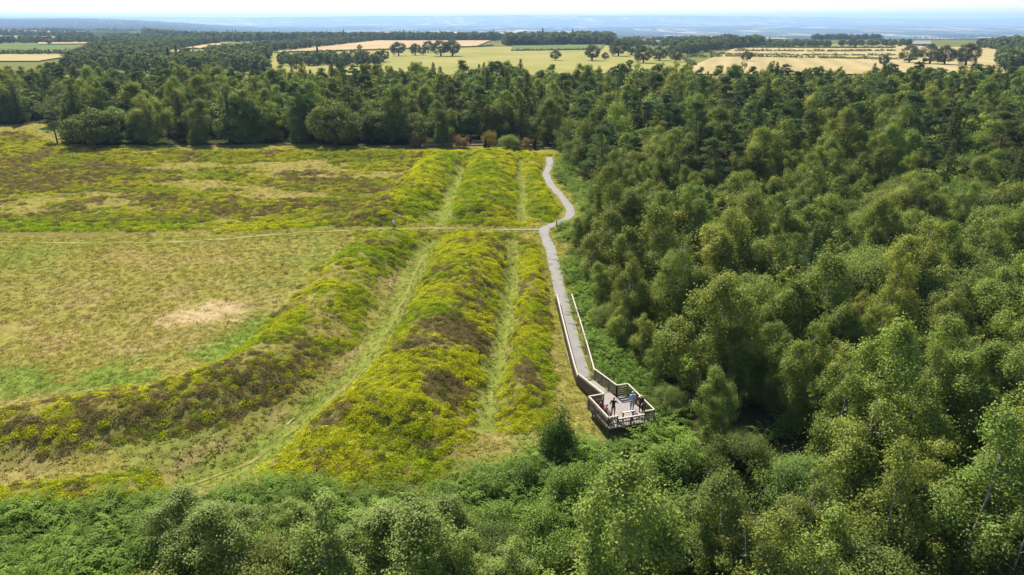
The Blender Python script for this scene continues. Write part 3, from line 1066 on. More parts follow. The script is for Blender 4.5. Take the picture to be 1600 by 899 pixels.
mp_ = G(869.5, 356)
post = empty('waymarker_post', (float(mp_[0]), float(mp_[1]), tz(*mp_)))
tag(post, 'short brown waymarker post beside the fork of the gravel path', 'post')
q = Quads()
q.box((0, 0, 0.45), (0.15, 0.15, 1.3)).obj('post_shaft', plain('brown_post', (0.19, 0.085, 0.035), 0.8, 0.2, 9), post)
Quads().add([(-.075, -.075, 1.1), (.075, -.075, 1.1), (.075, .075, 1.2), (-.075, .075, 1.2), (-.075, -.075, 1.09), (.075, -.075, 1.09), (.075, .075, 1.09), (-.075, .075, 1.09)],
            [[0, 1, 2, 3], [0, 4, 5, 1], [1, 5, 6, 2], [2, 6, 7, 3], [3, 7, 4, 0]]).obj('post_top', plain('post_top', (0.24, 0.12, 0.06), 0.8), post)
Quads().box((0, -0.081, 0.92), (0.1, 0.01, 0.1)).obj('marker_disc', plain('marker_disc', (0.5, 0.4, 0.12), 0.5), post)

lp = G(895, 418)
lect = empty('lectern_sign', (float(lp[0]), float(lp[1]), tz(*lp)), 0.5)
tag(lect, 'small grey tilted sign on a leg standing in the bracken beside the path', 'sign')
Quads().box((0, 0, 0.35), (0.12, 0.12, 0.9)).obj('leg', plain('grey_post', (0.32, 0.32, 0.34), 0.7), lect)
Quads().box((0, 0.0, 0.86), (0.55, 0.40, 0.045), rt).obj('sign_board', plain('grey_board', (0.55, 0.56, 0.58), 0.5), lect)

sp_ = [G(447.5, 652.5), G(457.5, 644)]
sz = [tz(*p) + 0.12 for p in sp_]
stick = empty('pale_stick', (float(sp_[0][0]), float(sp_[0][1]), sz[0]))
tag(stick, 'thin pale bare stick lying in the grassy ditch', 'stick')
e1 = np.array((*(sp_[1] - sp_[0]), sz[1] - sz[0]))
Quads().tube([np.zeros(3), e1 * 0.5 + np.array((0.02, 0, 0.02)), e1], [0.035, 0.032, 0.025]).obj('stem', plain('peeled_wood', (0.62, 0.58, 0.45), 0.7), stick)
Quads().tube([e1 * 0.7, e1 * 0.8 + np.array((0.06, 0.0, 0.06))], [0.015, 0.01]).obj('snag', plain('peeled_wood_snag', (0.5, 0.45, 0.35), 0.7), stick)

# ------------------------------------------------------------------ trees
def blob_points(n, shell=0.45):
    d = unit(rng.normal(size=(n, 3)))
    r = (shell + (1 - shell) * rng.random(n)) ** 0.8
    return d * r[:, None], d

def limbs(q, base, tips, r0, mat=0):
    for t in tips:
        mid = base * 0.5 + t * 0.5 + np.array((0, 0, -0.12 * np.linalg.norm(t - base)))
        q.tube([base, mid, t], [r0, r0 * 0.65, r0 * 0.2], 4, mat)

def tree_geo(kind, leaves, leaf, seed):
    """returns crown Quads, trunk Quads at natural size"""
    global rng
    keep = rng
    rng = np.random.default_rng(seed)
    C, T = Quads(), Quads()
    if kind == 'birch':
        H, b = 9.0, 0.5
        nl_ = int(rng.integers(3, 6))
        lead = [(rng.normal() * 0.25, rng.normal() * 0.25, H, 1.35 + 0.35 * rng.random())]
        for k in range(nl_):
            a = rng.random() * 6.283
            d = 0.9 + 0.75 * rng.random()
            lead.append((math.cos(a) * d, math.sin(a) * d, H * (0.52 + 0.36 * rng.random()), 0.95 + 0.5 * rng.random()))
        wts = np.array([l[2] * l[3] for l in lead])
        ncl = 66
        for lx, ly, lh, lr in lead:
            m = max(7, int(ncl * lh * lr / wts.sum()))
            T.tube([np.array((lx * f, ly * f, lh * t)) for f, t in ((0.05, -0.06), (0.3, 0.2), (0.7, 0.5), (1.0, 0.93))], np.array([0.11, 0.08, 0.045, 0.01]) * lh / H, 6)
            for i in range(m + 1):
                t = rng.random() ** 0.9 if i else 0.98
                prof = lr * math.sin(math.pi * (0.16 + 0.80 * t)) ** 0.75
                a = rng.random() * 6.283
                rf = (0.88 if rng.random() < 0.6 else math.sqrt(rng.random()) * 0.85) * (0.75 + 0.45 * rng.random())
                if not i:
                    rf = 0.05
                sw = 0.25 + 0.75 * min(1, t * 2)
                c = np.array((lx * sw + math.cos(a) * prof * rf, ly * sw + math.sin(a) * prof * rf, b + t * (lh - b) * 0.97))
                s = (0.44 + 0.42 * rng.random()) * (1.0 if t < 0.8 else 0.8) if i else 0.34
                n = int(leaves / (ncl + 4) * (s / 0.55) ** 2)
                p, d = blob_points(n, 0.25)
                p = p * np.array((s, s, s * 1.2)) * (0.75 + 0.45 * rng.random((n, 1))) * np.where(rng.random((n, 1)) < 0.16, 1.5, 1.0)
                p[:, 2] -= 0.22 * np.hypot(p[:, 0], p[:, 1]) ** 1.5
                nr_ = unit(d * 0.9 + rng.normal(size=(n, 3)) * 0.42 + np.array((0, 0, 0.4)))
                C.leaves(c + p, nr_, leaf * (0.65 + 0.7 * rng.random(n)), leaf * 0.62, (0.68 + 0.64 * rng.random(n)) * (0.85 + 0.3 * rng.random()), 0, 0.25)
                if i % 3 == 0:
                    limbs(T, np.array((lx * sw, ly * sw, max(0.6, c[2] - 0.9))), [c], 0.032)
    elif kind == 'sallow':
        H, R = 6.0, 3.0
        ncl = 80
        d = unit(rng.normal(size=(ncl, 3)))
        d[:, 2] = np.abs(d[:, 2]) * 1.1 - 0.12
        d = unit(d)
        lobes = unit(rng.normal(size=(7, 3)) * np.array((1, 1, 0.6)) + np.array((0, 0, 0.5)))
        bulge = 0.72 + 0.34 * np.max(d @ lobes.T, axis=1) ** 6
        ctr = d * np.array((R, R, H * 0.82)) * (bulge * (0.72 + 0.25 * rng.random(ncl)))[:, None]
        ctr[:, 2] = np.maximum(ctr[:, 2] + 0.6, 0.5)
        for c in ctr:
            s = 0.55 + 0.5 * rng.random()
            n = int(leaves / ncl * (s / 0.8) ** 2)
            p, dd = blob_points(n, 0.35)
            p = p * np.array((s, s, s * 0.9)) * (0.8 + 0.4 * rng.random((n, 1))) * np.where(rng.random((n, 1)) < 0.14, 1.4, 1.0)
            nr_ = unit(dd * 0.95 + rng.normal(size=(n, 3)) * 0.4 + np.array((0, 0, 0.4)))
            C.leaves(c + p, nr_, leaf * (0.8 + 0.6 * rng.random(n)), leaf * 0.5, (0.72 + 0.56 * rng.random(n)) * (0.87 + 0.26 * rng.random()), 0, 0.15)
        for k in range(5):
            a = k * 1.26 + rng.random()
            e = np.array((math.cos(a) * 1.5, math.sin(a) * 1.5, 3.2))
            T.tube([np.array((0.12 * math.cos(a), 0.12 * math.sin(a), -0.4)), e * 0.45, e], [0.10, 0.08, 0.04], 6)
            near = np.argsort(np.linalg.norm(ctr - e, axis=1))[:5]
            limbs(T, e, [ctr[i] for i in near], 0.03)
    elif kind == 'pine':
        H = 13.0
        lean = rng.normal(size=2) * 0.3
        ax = lambda z: np.array((lean[0] * (z / H) ** 2, lean[1] * (z / H) ** 2, z))
        ncl = 46
        T.tube([ax(z) for z in (-0.5, 3, 6, 9, 11.5, 12.7)], [0.24, 0.2, 0.16, 0.11, 0.06, 0.02], 6)
        for i in range(ncl):
            t = rng.random() ** 0.75
            z = 4.0 + t * (H - 4.2)
            rr = 3.0 * (1 - t) ** 0.55 * (0.35 + 0.65 * rng.random()) + 0.15
            a = rng.random() * 6.283
            c = ax(z) + np.array((math.cos(a) * rr, math.sin(a) * rr, 0.12 * rr))
            s = (0.6 + 0.5 * rng.random()) * (1 - 0.35 * t)
            n = int(leaves / ncl)
            p, dd = blob_points(n, 0.3)
            p = p * np.array((s, s, s * 0.55))
            nr_ = unit(rng.normal(size=(n, 3)) + np.array((0, 0, 0.3)))
            C.leaves(c + p, nr_, leaf * 1.5 * (0.7 + 0.6 * rng.random(n)), leaf * 0.36, (0.7 + 0.6 * rng.random(n)) * (0.8 + 0.4 * rng.random()), 0, -0.1, up=0.45)
            limbs(T, ax(z - 0.25 * rr), [c], 0.045 * (1.2 - t))
    elif kind == 'conifer':
        H = 15.0
        T.tube([np.array((0, 0, z)) for z in (-0.5, 4, 8, 12, 14.8)], [0.22, 0.17, 0.12, 0.06, 0.012], 6)
        z = 2.0
        while z < H - 0.3:
            t = (z - 2.0) / (H - 2.0)
            rr = 2.7 * (1 - t) ** 0.85 + 0.12
            nbr = int(4 + 4 * (1 - t))
            a0 = rng.random() * 6.28
            for k in range(nbr):
                a = a0 + k * 6.283 / nbr + rng.normal() * 0.2
                L = rr * (0.7 + 0.45 * rng.random())
                n = max(6, int(leaves * 0.02 * L / 2.0 * 0.75))
                s = rng.random(n) ** 0.7
                w = 0.42 * (1 - 0.6 * s) * (0.5 + 0.5 * (1 - t))
                p = np.stack([np.cos(a) * L * s, np.sin(a) * L * s, z + 0.25 * L * s - 0.42 * L * s ** 2 + rng.normal(size=n) * 0.06], 1)
                lat = rng.normal(size=n) * w * 0.7
                p[:, 0] += -math.sin(a) * lat
                p[:, 1] += math.cos(a) * lat
                p[:, 2] -= rng.random(n) * 0.35 * (1 - 0.5 * t)
                nr_ = unit(rng.normal(size=(n, 3)) * 0.7 + np.array((0, 0, 0.7)))
                C.leaves(p, nr_, leaf * 1.3 * (0.7 + 0.6 * rng.random(n)), leaf * 0.5, (0.7 + 0.6 * rng.random(n)) * (0.85 + 0.3 * rng.random()), 0, 0.2)
                if rng.random() < 0.6:
                    limbs(T, np.array((0, 0, z)), [np.array((math.cos(a) * L * 0.8, math.sin(a) * L * 0.8, z + 0.2 * L - 0.27 * L))], 0.03)
            z += 0.42 + 0.25 * (1 - t)
    elif kind == 'oak':
        H, R = 13.0, 5.6
        ncl = 90
        d = unit(rng.normal(size=(ncl, 3)))
        d[:, 2] = np.where(d[:, 2] < -0.95, -d[:, 2], d[:, 2])
        lobes = unit(rng.normal(size=(8, 3)))
        bulge = 0.78 + 0.26 * np.max(d @ lobes.T, axis=1) ** 5
        ctr = d * np.array((R, R, 5.4)) * (bulge * (0.75 + 0.2 * rng.random(ncl)))[:, None] + np.array((0, 0, 5.9))
        for c in ctr:
            s = 0.9 + 0.7 * rng.random()
            n = int(leaves / ncl * (s / 1.2) ** 2)
            p, dd = blob_points(n, 0.4)
            p = p * np.array((s, s, s * 0.8))
            nr_ = unit(dd * 0.95 + rng.normal(size=(n, 3)) * 0.4 + np.array((0, 0, 0.4)))
            C.leaves(c + p, nr_, leaf * (0.8 + 0.6 * rng.random(n)), leaf * 0.7, (0.72 + 0.56 * rng.random(n)) * (0.85 + 0.3 * rng.random()), 0, 0.1)
        T.tube([np.array((0, 0, z)) for z in (-0.5, 1.2, 3.0, 5.0)], [0.62, 0.48, 0.42, 0.3], 6)
        for k in range(9):
            limbs(T, np.array((0, 0, 3.0 + 0.2 * k)), [ctr[rng.integers(ncl)]], 0.2)
    elif kind == 'shrub':
        H, R = 2.4, 1.3
        ncl = 34
        d = unit(rng.normal(size=(ncl, 3)))
        d[:, 2] = np.abs(d[:, 2])
        ctr = d * np.array((R, R, H * 0.8)) * (0.5 + 0.5 * rng.random((ncl, 1))) * (0.7 + 0.4 * rng.random((ncl, 1)))
        ctr[:, 2] += 0.3
        for c in ctr:
            s = 0.28 + 0.3 * rng.random()
            n = int(leaves / ncl * (s / 0.42) ** 2)
            p, dd = blob_points(n, 0.3)
            p = p * np.array((s, s, s * 1.15))
            nr_ = unit(dd * 0.6 + rng.normal(size=(n, 3)) * 0.6 + np.array((0, 0, 0.5)))
            C.leaves(c + p, nr_, leaf * (0.7 + 0.6 * rng.random(n)), leaf * 0.6, (0.7 + 0.6 * rng.random(n)) * (0.85 + 0.3 * rng.random()), 0, 0.2)
        for k in range(6):
            c = ctr[rng.integers(ncl)]
            T.tube([np.array((rng.normal() * 0.08, rng.normal() * 0.08, -0.3)), c * 0.5, c], [0.03, 0.022, 0.01], 4)
    rng = keep
    return C, T

LEAFMAT = dict(birch=M_BROAD, sallow=M_SILVER, pine=M_NEEDLE, conifer=M_NEEDLE, oak=M_BROAD, shrub=M_BROAD)
BARK = dict(birch=M_BIRCHBARK, sallow=M_DARKBARK, pine=M_PINEBARK, conifer=M_DARKBARK, oak=M_DARKBARK, shrub=M_DARKBARK)
NATH = dict(birch=9.0, sallow=6.0, pine=13.0, conifer=15.0, oak=13.0, shrub=2.4)
NATR = dict(birch=2.4, sallow=3.2, pine=2.9, conifer=2.6, oak=5.8, shrub=1.4)
HI = {}
for kind, nv, nl, lf in (('birch', 6, 30000, 0.122), ('sallow', 4, 28000, 0.122), ('pine', 4, 14000, 0.17), ('conifer', 3, 10000, 0.18), ('oak', 2, 9000, 0.32), ('shrub', 3, 6500, 0.10)):
    HI[kind] = []
    for i in range(nv):
        C, T = tree_geo(kind, nl, lf, 100 + i * 13 + len(kind) * 7)
        HI[kind].append((C.mesh(kind + '_crown', [LEAFMAT[kind]]), T.mesh(kind + '_trunk', [BARK[kind]], True)))

LOWCOL = {}
def low_variants(kind, nv, nl, lf):
    out = []
    for i in range(nv):
        C, T = tree_geo(kind, nl, lf, 500 + i * 13 + len(kind) * 7)
        q = Quads()
        for v, f, a in zip(C.v, C.f, C.a):
            pass
        q.v, q.f, q.m, q.a, q.n = C.v + T.v, C.f + [f + C.n for f in T.f], C.m + [m + 1 for m in T.m], C.a + T.a, C.n + T.n
        out.append(q.mesh(kind + '_far', [LEAFMAT[kind], BARK[kind]]))
    return out

# ------------------------------------------------------------------ scatter: one object, geometry nodes, real instances
def scatter(name, meshes, pos, rotz, scale, tint, vidx, kind='stuff', tilt=None, sxy=None):
    colc = bpy.data.collections.new(name + '_sources')
    for i, m in enumerate(meshes):
        colc.objects.link(bpy.data.objects.new('%s_source_%02d' % (name, i), m))
    me = bpy.data.meshes.new(name)
    n = len(pos)
    me.vertices.add(n)
    me.vertices.foreach_set('co', np.ascontiguousarray(pos, dtype=np.float32).ravel())
    rot = np.zeros((n, 3), np.float32)
    rot[:, 2] = rotz
    if tilt is not None:
        rot[:, :2] = tilt
    scl = np.repeat(np.asarray(scale, np.float32)[:, None], 3, 1)
    if sxy is not None:
        scl[:, :2] *= np.asarray(sxy, np.float32)[:, None]
    for nm, typ, arr, key in (('rot', 'FLOAT_VECTOR', rot, 'vector'), ('scl', 'FLOAT_VECTOR', scl, 'vector'), ('vi', 'INT', np.asarray(vidx, np.int32), 'value')):
        a = me.attributes.new(nm, typ, 'POINT')
        a.data.foreach_set(key, np.ascontiguousarray(arr).ravel())
    t4 = np.ones((n, 4), np.float32)
    t4[:, :3] = tint
    a = me.attributes.new('tint', 'FLOAT_COLOR', 'POINT')
    a.data.foreach_set('color', t4.ravel())
    o = bpy.data.objects.new(name, me)
    COL.objects.link(o)
    if kind:
        o['kind'] = kind
    ng = bpy.data.node_groups.new(name + '_nodes', 'GeometryNodeTree')
    ng.interface.new_socket('Geometry', in_out='INPUT', socket_type='NodeSocketGeometry')
    ng.interface.new_socket('Geometry', in_out='OUTPUT', socket_type='NodeSocketGeometry')
    gi, go = ng.nodes.new('NodeGroupInput'), ng.nodes.new('NodeGroupOutput')
    m2p = ng.nodes.new('GeometryNodeMeshToPoints')
    iop = ng.nodes.new('GeometryNodeInstanceOnPoints')
    ci = ng.nodes.new('GeometryNodeCollectionInfo')
    ci.inputs['Collection'].default_value = colc
    ci.inputs['Separate Children'].default_value = True
    ci.inputs['Reset Children'].default_value = True
    def na(nm, typ):
        nd = ng.nodes.new('GeometryNodeInputNamedAttribute')
        nd.data_type = typ
        nd.inputs['Name'].default_value = nm
        return nd.outputs['Attribute']
    e2r = ng.nodes.new('FunctionNodeEulerToRotation')
    L = ng.links.new
    L(gi.outputs[0], m2p.inputs['Mesh'])
    L(m2p.outputs[0], iop.inputs['Points'])
    L(ci.outputs[0], iop.inputs['Instance'])
    iop.inputs['Pick Instance'].default_value = True
    L(na('vi', 'INT'), iop.inputs['Instance Index'])
    L(na('rot', 'FLOAT_VECTOR'), e2r.inputs[0])
    L(e2r.outputs[0], iop.inputs['Rotation'])
    L(na('scl', 'FLOAT_VECTOR'), iop.inputs['Scale'])
    L(iop.outputs[0], go.inputs[0])
    md = o.modifiers.new('scatter', 'NODES')
    md.node_group = ng
    return o

TINT = dict(birch=(0.170, 0.214, 0.037), sallow=(0.160, 0.202, 0.048), pine=(0.096, 0.134, 0.042), conifer=(0.090, 0.120, 0.035), oak=(0.128, 0.172, 0.040), shrub=(0.14, 0.215, 0.036))
def tints(kinds, r, amt=0.3):
    b = np.array([TINT[k] for k in kinds])
    f = 1 + amt * (r.random(len(kinds)) - 0.5) * 2
    w = (r.random(len(kinds)) - 0.5) * 0.26
    return b * np.stack([f * (1 + w), f, f * (1 - w * 0.3)], 1)

# candidate tree sites: jittered rows, thinned to the wood's outline
tr = np.random.default_rng(77)
sites = []          # x, y, kind, height
def add_zone(ylo, yhi, step, xlo, xhi, pick):
    y = ylo
    while y < yhi:
        lim = 0.80 * y + 10
        for x in np.arange(max(-lim, xlo), min(lim, xhi), step):
            sx_, sy_ = x + tr.normal() * step * 0.28, y + tr.normal() * step * 0.28
            sites.append((sx_, sy_) + pick(sx_, sy_))
        y += step * 0.92
def choose(opts):
    ks, ws = zip(*opts)
    return ks[tr.choice(len(ks), p=np.array(ws) / sum(ws))]
def pick_right(x, y):
    s = fbm(np.array([x]), np.array([y]), 22, 61)[0]
    if y < 62:
        k = choose((('birch', 0.74), ('sallow', 0.18), ('oak', 0.0), ('pine', 0.08)))
        h = {'birch': 8.9, 'sallow': 5.4, 'pine': 7.5}[k]
    elif y < 120:
        q = 0.55 if x > 30 and y < 112 else 0.22
        k = choose((('birch', 1 - q), ('sallow', q), ('pine', 0.05), ('conifer', 0.02)))
        h = {'birch': 8.8, 'sallow': 6.6, 'pine': 9.6, 'conifer': 10.5}[k]
    else:
        k = choose((('birch', 0.36), ('pine', 0.36), ('sallow', 0.22), ('conifer', 0.06)))
        h = {'birch': 11.0, 'sallow': 8.2, 'pine': 12.0, 'conifer': 13.0}[k]
    if k == 'pine' and y < 112:
        k, h = 'birch', 7.0
    return (k, h * (0.66 + 0.60 * tr.random()) * (0.78 + 0.44 * s))
def pick_back(x, y):
    k = choose((('birch', 0.54), ('oak', 0.16), ('pine', 0.16), ('conifer', 0.14)))
    h = {'birch': 12.6, 'oak': 10.5, 'pine': 13.0, 'conifer': 14.0}[k]
    return (k, h * (0.62 + 0.52 * tr.random()))
add_zone(24, 66, 4.7, -2, 300, pick_right)
add_zone(66, 120, 5.0, -2, 300, pick_right)
add_zone(120, 176, 6.0, -2, 300, pick_right)
add_zone(160, 290, 6.4, -330, 330, lambda x, y: pick_back(x, y) if (y > 168 and x < 40) or y > 205 else pick_right(x, y))
sxy = np.array([(s[0], s[1]) for s in sites])
ok = inside(sxy[:, 0], sxy[:, 1], WOOD_POLY)
overlap = (sxy[:, 1] > 160) & (sxy[:, 1] < 176)                     # rows laid twice there: thin them
ok &= ~(overlap & (tr.random(len(sites)) < 0.45))
ok &= ~((sxy[:, 1] < 33) & (sxy[:, 0] < 6))
sites = [s for s, m in zip(sites, ok) if m]
# birches and bushes of the lower edge, the path side and the heath's far corner, set one by one: crown-base pixel, kind, height
HAND = [
    (352, 900, 'birch', 5.6, 'birch sapling at the foot of the bracken bank beyond the lower end of the heather'), (425, 930, 'sallow', 4.9, 'pale grey green willow bush in front of the bracken bank'),
    (525, 925, 'birch', 6.4, 'bushy olive birch, second of the row below the heather banks'), (650, 930, 'birch', 6.6, 'broad birch, third of the row below the heather banks'),
    (730, 945, 'birch', 5.0, 'slender birch, last of the row below the heather banks'), (250, 960, 'shrub', 3.2, 'low yellow green bush beside the birch sapling in the bracken'),
    (868, 708, 'shrub', 3.9, 'dark green upright bush on the grass beside the viewing platform'),
    (915, 394, 'birch', 7.0, 'rounded birch bush standing out of the wood at the fork of the path'),
    (800, 950, 'birch', 4.6, 'low olive birch between the slender birch and the slope bushes'), (120, 975, 'shrub', 3.0, 'yellow green sapling top at the bracken corner farthest from the platform'), (930, 940, 'shrub', 3.4, 'yellow green bush at the bottom of the slope below the platform'), (148, 229, 'oak', 10.5, 'dark rounded tree at the corner of the wood behind the heath'),
    (90, 224, 'pine', 8.2, 'small thin tree with bare stem standing alone in the pale meadow'),
    (648, 230, 'shrub', 3.6, 'rusty dead bush at the start of the fallen trees'), (722, 231, 'shrub', 3.2, 'rusty bush behind the pale fallen trunk'),
    (765, 231, 'shrub', 4.4, 'rusty yellowing bush between the young birch and the willow'), (822, 233, 'shrub', 3.0, 'rusty bush beside the end of the gravel path'),
    (690, 229, 'birch', 6.0, 'bright green young birch among the fallen trees at the edge of the wood'), (795, 233, 'sallow', 4.2, 'low round willow bush beside the fallen trees'),
    (525, 230, 'oak', 13.0, 'broad dense tree bulging out of the wood edge over the heather bank'),
    (310, 868, 'birch', 4.4, 'small birch where the bracken bank meets the lower trees, first from the bracken corner'), (590, 885, 'birch', 4.8, 'rounded young birch crowded between the broad birch and the bushy olive birch'), (465, 868, 'birch', 4.2, 'young birch rising behind the pale willow bush'), (690, 868, 'birch', 4.2, 'young light birch behind the broad birch of the lower row'), (770, 880, 'sallow', 3.6, 'low willow bush before the slope shrubs'), (470, 800, 'shrub', 2.6, 'bright green bush on top of the bracken bank'), (1085, 300, 'conifer', 13.0, 'tall thin larch rising above the birches beyond the bend of the path'),
    (792, 205, 'conifer', 17.5, 'dark narrow spruce taller than the wood behind the banks'), (700, 903, 'shrub', 2.2, 'small leafy bush between birches at the lower edge'),
    (1120, 690, 'birch', 6.2, 'sunlit birch just beyond the corner of the viewing platform'),
    (922, 436, 'birch', 5.0, 'slim birch in the bracken just above the start of the open railing'), (950, 512, 'sallow', 3.6, 'low round willow bush against the middle of the open railing'),
    (1000, 566, 'birch', 5.0, 'bushy birch in the bracken beside the lower railing'), (1042, 645, 'sallow', 3.0, 'low willow bush touching the outer corner of the viewing platform'),
    (1030, 592, 'birch', 5.8, 'light green birch overhanging the ramp of the platform'), (968, 545, 'birch', 5.2, 'young birch beside the open railing of the path'),
    (940, 482, 'birch', 5.4, 'young birch where the open railing begins'), (1010, 250, 'oak', 8.0, 'bright yellow green rounded tree beyond the bend of the gravel path'),
]
hand_rows = []
for px, py, kind, h, lab in HAND:
    p = G(px, py, 0.0)
    for _ in range(3):
        p = G(px, py, tz(*p))
    hand_rows.append((p[0], p[1], kind, h, lab))
hp = np.array([(r[0], r[1]) for r in hand_rows])
keep_s = []
for s in sites:
    d = np.hypot(hp[:, 0] - s[0], hp[:, 1] - s[1]).min()
    keep_s.append(d > 2.0)
sites = [s for s, k in zip(sites, keep_s) if k]

# how much of each tree shows: paint the crowns front to back on a coarse picture
allrows = [(r[0], r[1], r[2], r[3], r[4]) for r in hand_rows] + [(s[0], s[1], s[2], s[3], None) for s in sites]
ax_ = np.array([r[0] for r in allrows])
ay_ = np.array([r[1] for r in allrows])
az_ = terrain(ax_, ay_)
hh = np.array([r[3] for r in allrows])
rad = np.array([NATR[r[2]] / NATH[r[2]] * r[3] * (1.1 if r[1] < 66 else 1.2 if r[1] < 120 else 1.36) for r in allrows])
ctr = np.stack([ax_, ay_, az_ + hh * 0.6], 1)
cu, cv, cd = project(ctr)
order = np.argsort(cd)
gw, gh = 400, 225
buf = np.zeros((gh, gw), bool)
vis = np.zeros(len(allrows))
VX, VY = np.meshgrid(np.arange(gw), np.arange(gh))
for i in order:
    if cd[i] < 5:
        continue
    u0, v0 = cu[i] / 4, cv[i] / 4
    ru, rv = rad[i] * FPX / cd[i] / 4 * 0.9, hh[i] * 0.44 * FPX / cd[i] / 4
    x0, x1, y0, y1 = int(max(0, u0 - ru)), int(min(gw, u0 + ru + 1)), int(max(0, v0 - rv)), int(min(gh, v0 + rv + 1))
    if x1 <= x0 or y1 <= y0:
        continue
    m = ((VX[y0:y1, x0:x1] - u0) / max(ru, .5)) ** 2 + ((VY[y0:y1, x0:x1] - v0) / max(rv, .5)) ** 2 < 1
    sub = buf[y0:y1, x0:x1]
    vis[i] = (m & ~sub).sum()
    sub |= m
vis[:len(hand_rows)] += 1e6
ranked = np.argsort(-vis)
single = [i for i in ranked[:300] if vis[i] >= 6]
single_set = set(single)
rest = [i for i in range(len(allrows)) if i not in single_set]

TREE_NAME = dict(birch='birch_tree', sallow='willow_tree', pine='pine_tree', conifer='larch_tree', oak='broadleaf_tree', shrub='shrub')
CATNAME = dict(birch='tree', sallow='tree', pine='tree', conifer='tree', oak='tree', shrub='shrub')
ADJ = dict(birch='olive green birch', sallow='grey green rounded willow', pine='dark clumpy pine with reddish trunk', conifer='dark pointed larch', oak='dense broadleaved tree', shrub='leafy shrub')
def zone_of(x, y):
    u, v, d = project(np.array([[x, y, 4.0]]))
    u, v = float(u[0]), float(v[0])
    if y > 165:
        if u < 330:
            return 'in the wood behind the pale meadow corner'
        if u < 640:
            return 'in the wood behind the long heather bank'
        if u < 880:
            return 'in the wood behind the fallen trees'
        if u < 1240:
            return 'in the far wood below the grouped oaks'
        return 'in the far wood below the hedged wheat field'
    if y > 118:
        return 'in the wood beside the bend of the path' if x < 45 else 'in the deep wood beyond the willow thicket'
    if y > 76:
        return 'in the wood beside the fork of the path' if x < 30 else 'in the willow thicket across the wood'
    if y > 52:
        return 'in the wood beside the path railings' if x < 24 else 'in the dense wood well away from the railings'
    if x < 14:
        return 'on the slope below the viewing platform'
    return 'in the wood level with the viewing platform' if x < 30 else 'at the outer corner of the wood past the platform'
ORD = ['first', 'second', 'third', 'fourth', 'fifth', 'sixth', 'seventh', 'eighth', 'ninth', 'tenth', 'eleventh', 'twelfth', 'thirteenth', 'fourteenth', 'fifteenth', 'sixteenth', 'seventeenth', 'eighteenth', 'nineteenth', 'twentieth']
EDGE_LABEL = {}
for line, wd, text in ((EDGE_PATH[::-1], 2.6, "%s on the path side wood edge, %s such counted from the platform"), (EDGE_FAR, 4.0, "%s in the far wood's front row, %s such from the meadow corner")):
    idx_s = np.array([i for i in single if allrows[i][4] is None])
    dd_, pp_ = polydist(ax_[idx_s], ay_[idx_s], line)
    near_i = [(pp_[j], idx_s[j]) for j in range(len(idx_s)) if dd_[j] < wd]
    cnt = {}
    for _, i in sorted(near_i):
        kd = allrows[i][2]
        n_ = cnt.get(kd, 0)
        if n_ < len(ORD) and i not in EDGE_LABEL:
            EDGE_LABEL[i] = text % (ADJ[kd].split(' with')[0], ORD[n_])
            cnt[kd] = n_ + 1
tt = np.random.default_rng(303)
tint_all = tints([r[2] for r in allrows], tt)
for i, r in enumerate(allrows):     # open birches by the path are brighter, the heath-side corner trees darker
    if r[4] and 'yellow green' in r[4]:
        tint_all[i] = np.array((0.15, 0.17, 0.03))
    if r[4] and 'bright' in r[4]:
        tint_all[i] = np.array((0.11, 0.17, 0.025))
    if r[4] and r[1] < 36 and r[2] == 'birch':
        tint_all[i] = np.array((0.180, 0.235, 0.042)) * (0.85 + 0.3 * ((i * 37) % 10) / 10)
    if r[4] and 'rusty' in r[4]:
        tint_all[i] = np.array((0.25, 0.175, 0.085) if 'yellowing' not in r[4] else (0.24, 0.20, 0.05))
    if r[4] and 'dark green upright' in r[4]:
        tint_all[i] = np.array((0.075, 0.125, 0.022))
ORD += ['twenty-first', 'twenty-second', 'twenty-third', 'twenty-fourth', 'twenty-fifth', 'twenty-sixth', 'twenty-seventh', 'twenty-eighth', 'twenty-ninth', 'thirtieth']
ZONE_LABEL = {}
LANDMARK = (('meadow corner', EDGE_FAR[3], 'meadow'), ('long heather bank', EDGE_FAR[4], 'meadow'), ('fallen trees', EDGE_FAR[9], 'fallen trees'), ('grouped oaks', EDGE_FAR[-1], 'path end'), ('hedged wheat', EDGE_FAR[-1], 'path end'),
            ('bend of', EDGE_PATH[1], 'bend'), ('willow thicket', EDGE_PATH[3], 'path'), ('fork of', EDGE_PATH[4], 'fork'), ('railings', EDGE_PATH[7], 'path'), ('platform', FR, 'platform'))
zg = {}
for i in single:
    if allrows[i][4] is None and i not in EDGE_LABEL:
        zn = zone_of(allrows[i][0], allrows[i][1])
        zg.setdefault((ADJ[allrows[i][2]].split(' with')[0], zn), []).append(i)
for (adj, zn), ids in zg.items():
    pt, nm = next((p, n) for k, p, n in LANDMARK if k in zn)
    ids.sort(key=lambda i: math.hypot(allrows[i][0] - pt[0], allrows[i][1] - pt[1]))
    if len(ids) > 1:
        for n_, i in enumerate(ids[:len(ORD)]):
            ZONE_LABEL[i] = '%s %s, %s from %s' % (adj, zn, ORD[n_], nm)
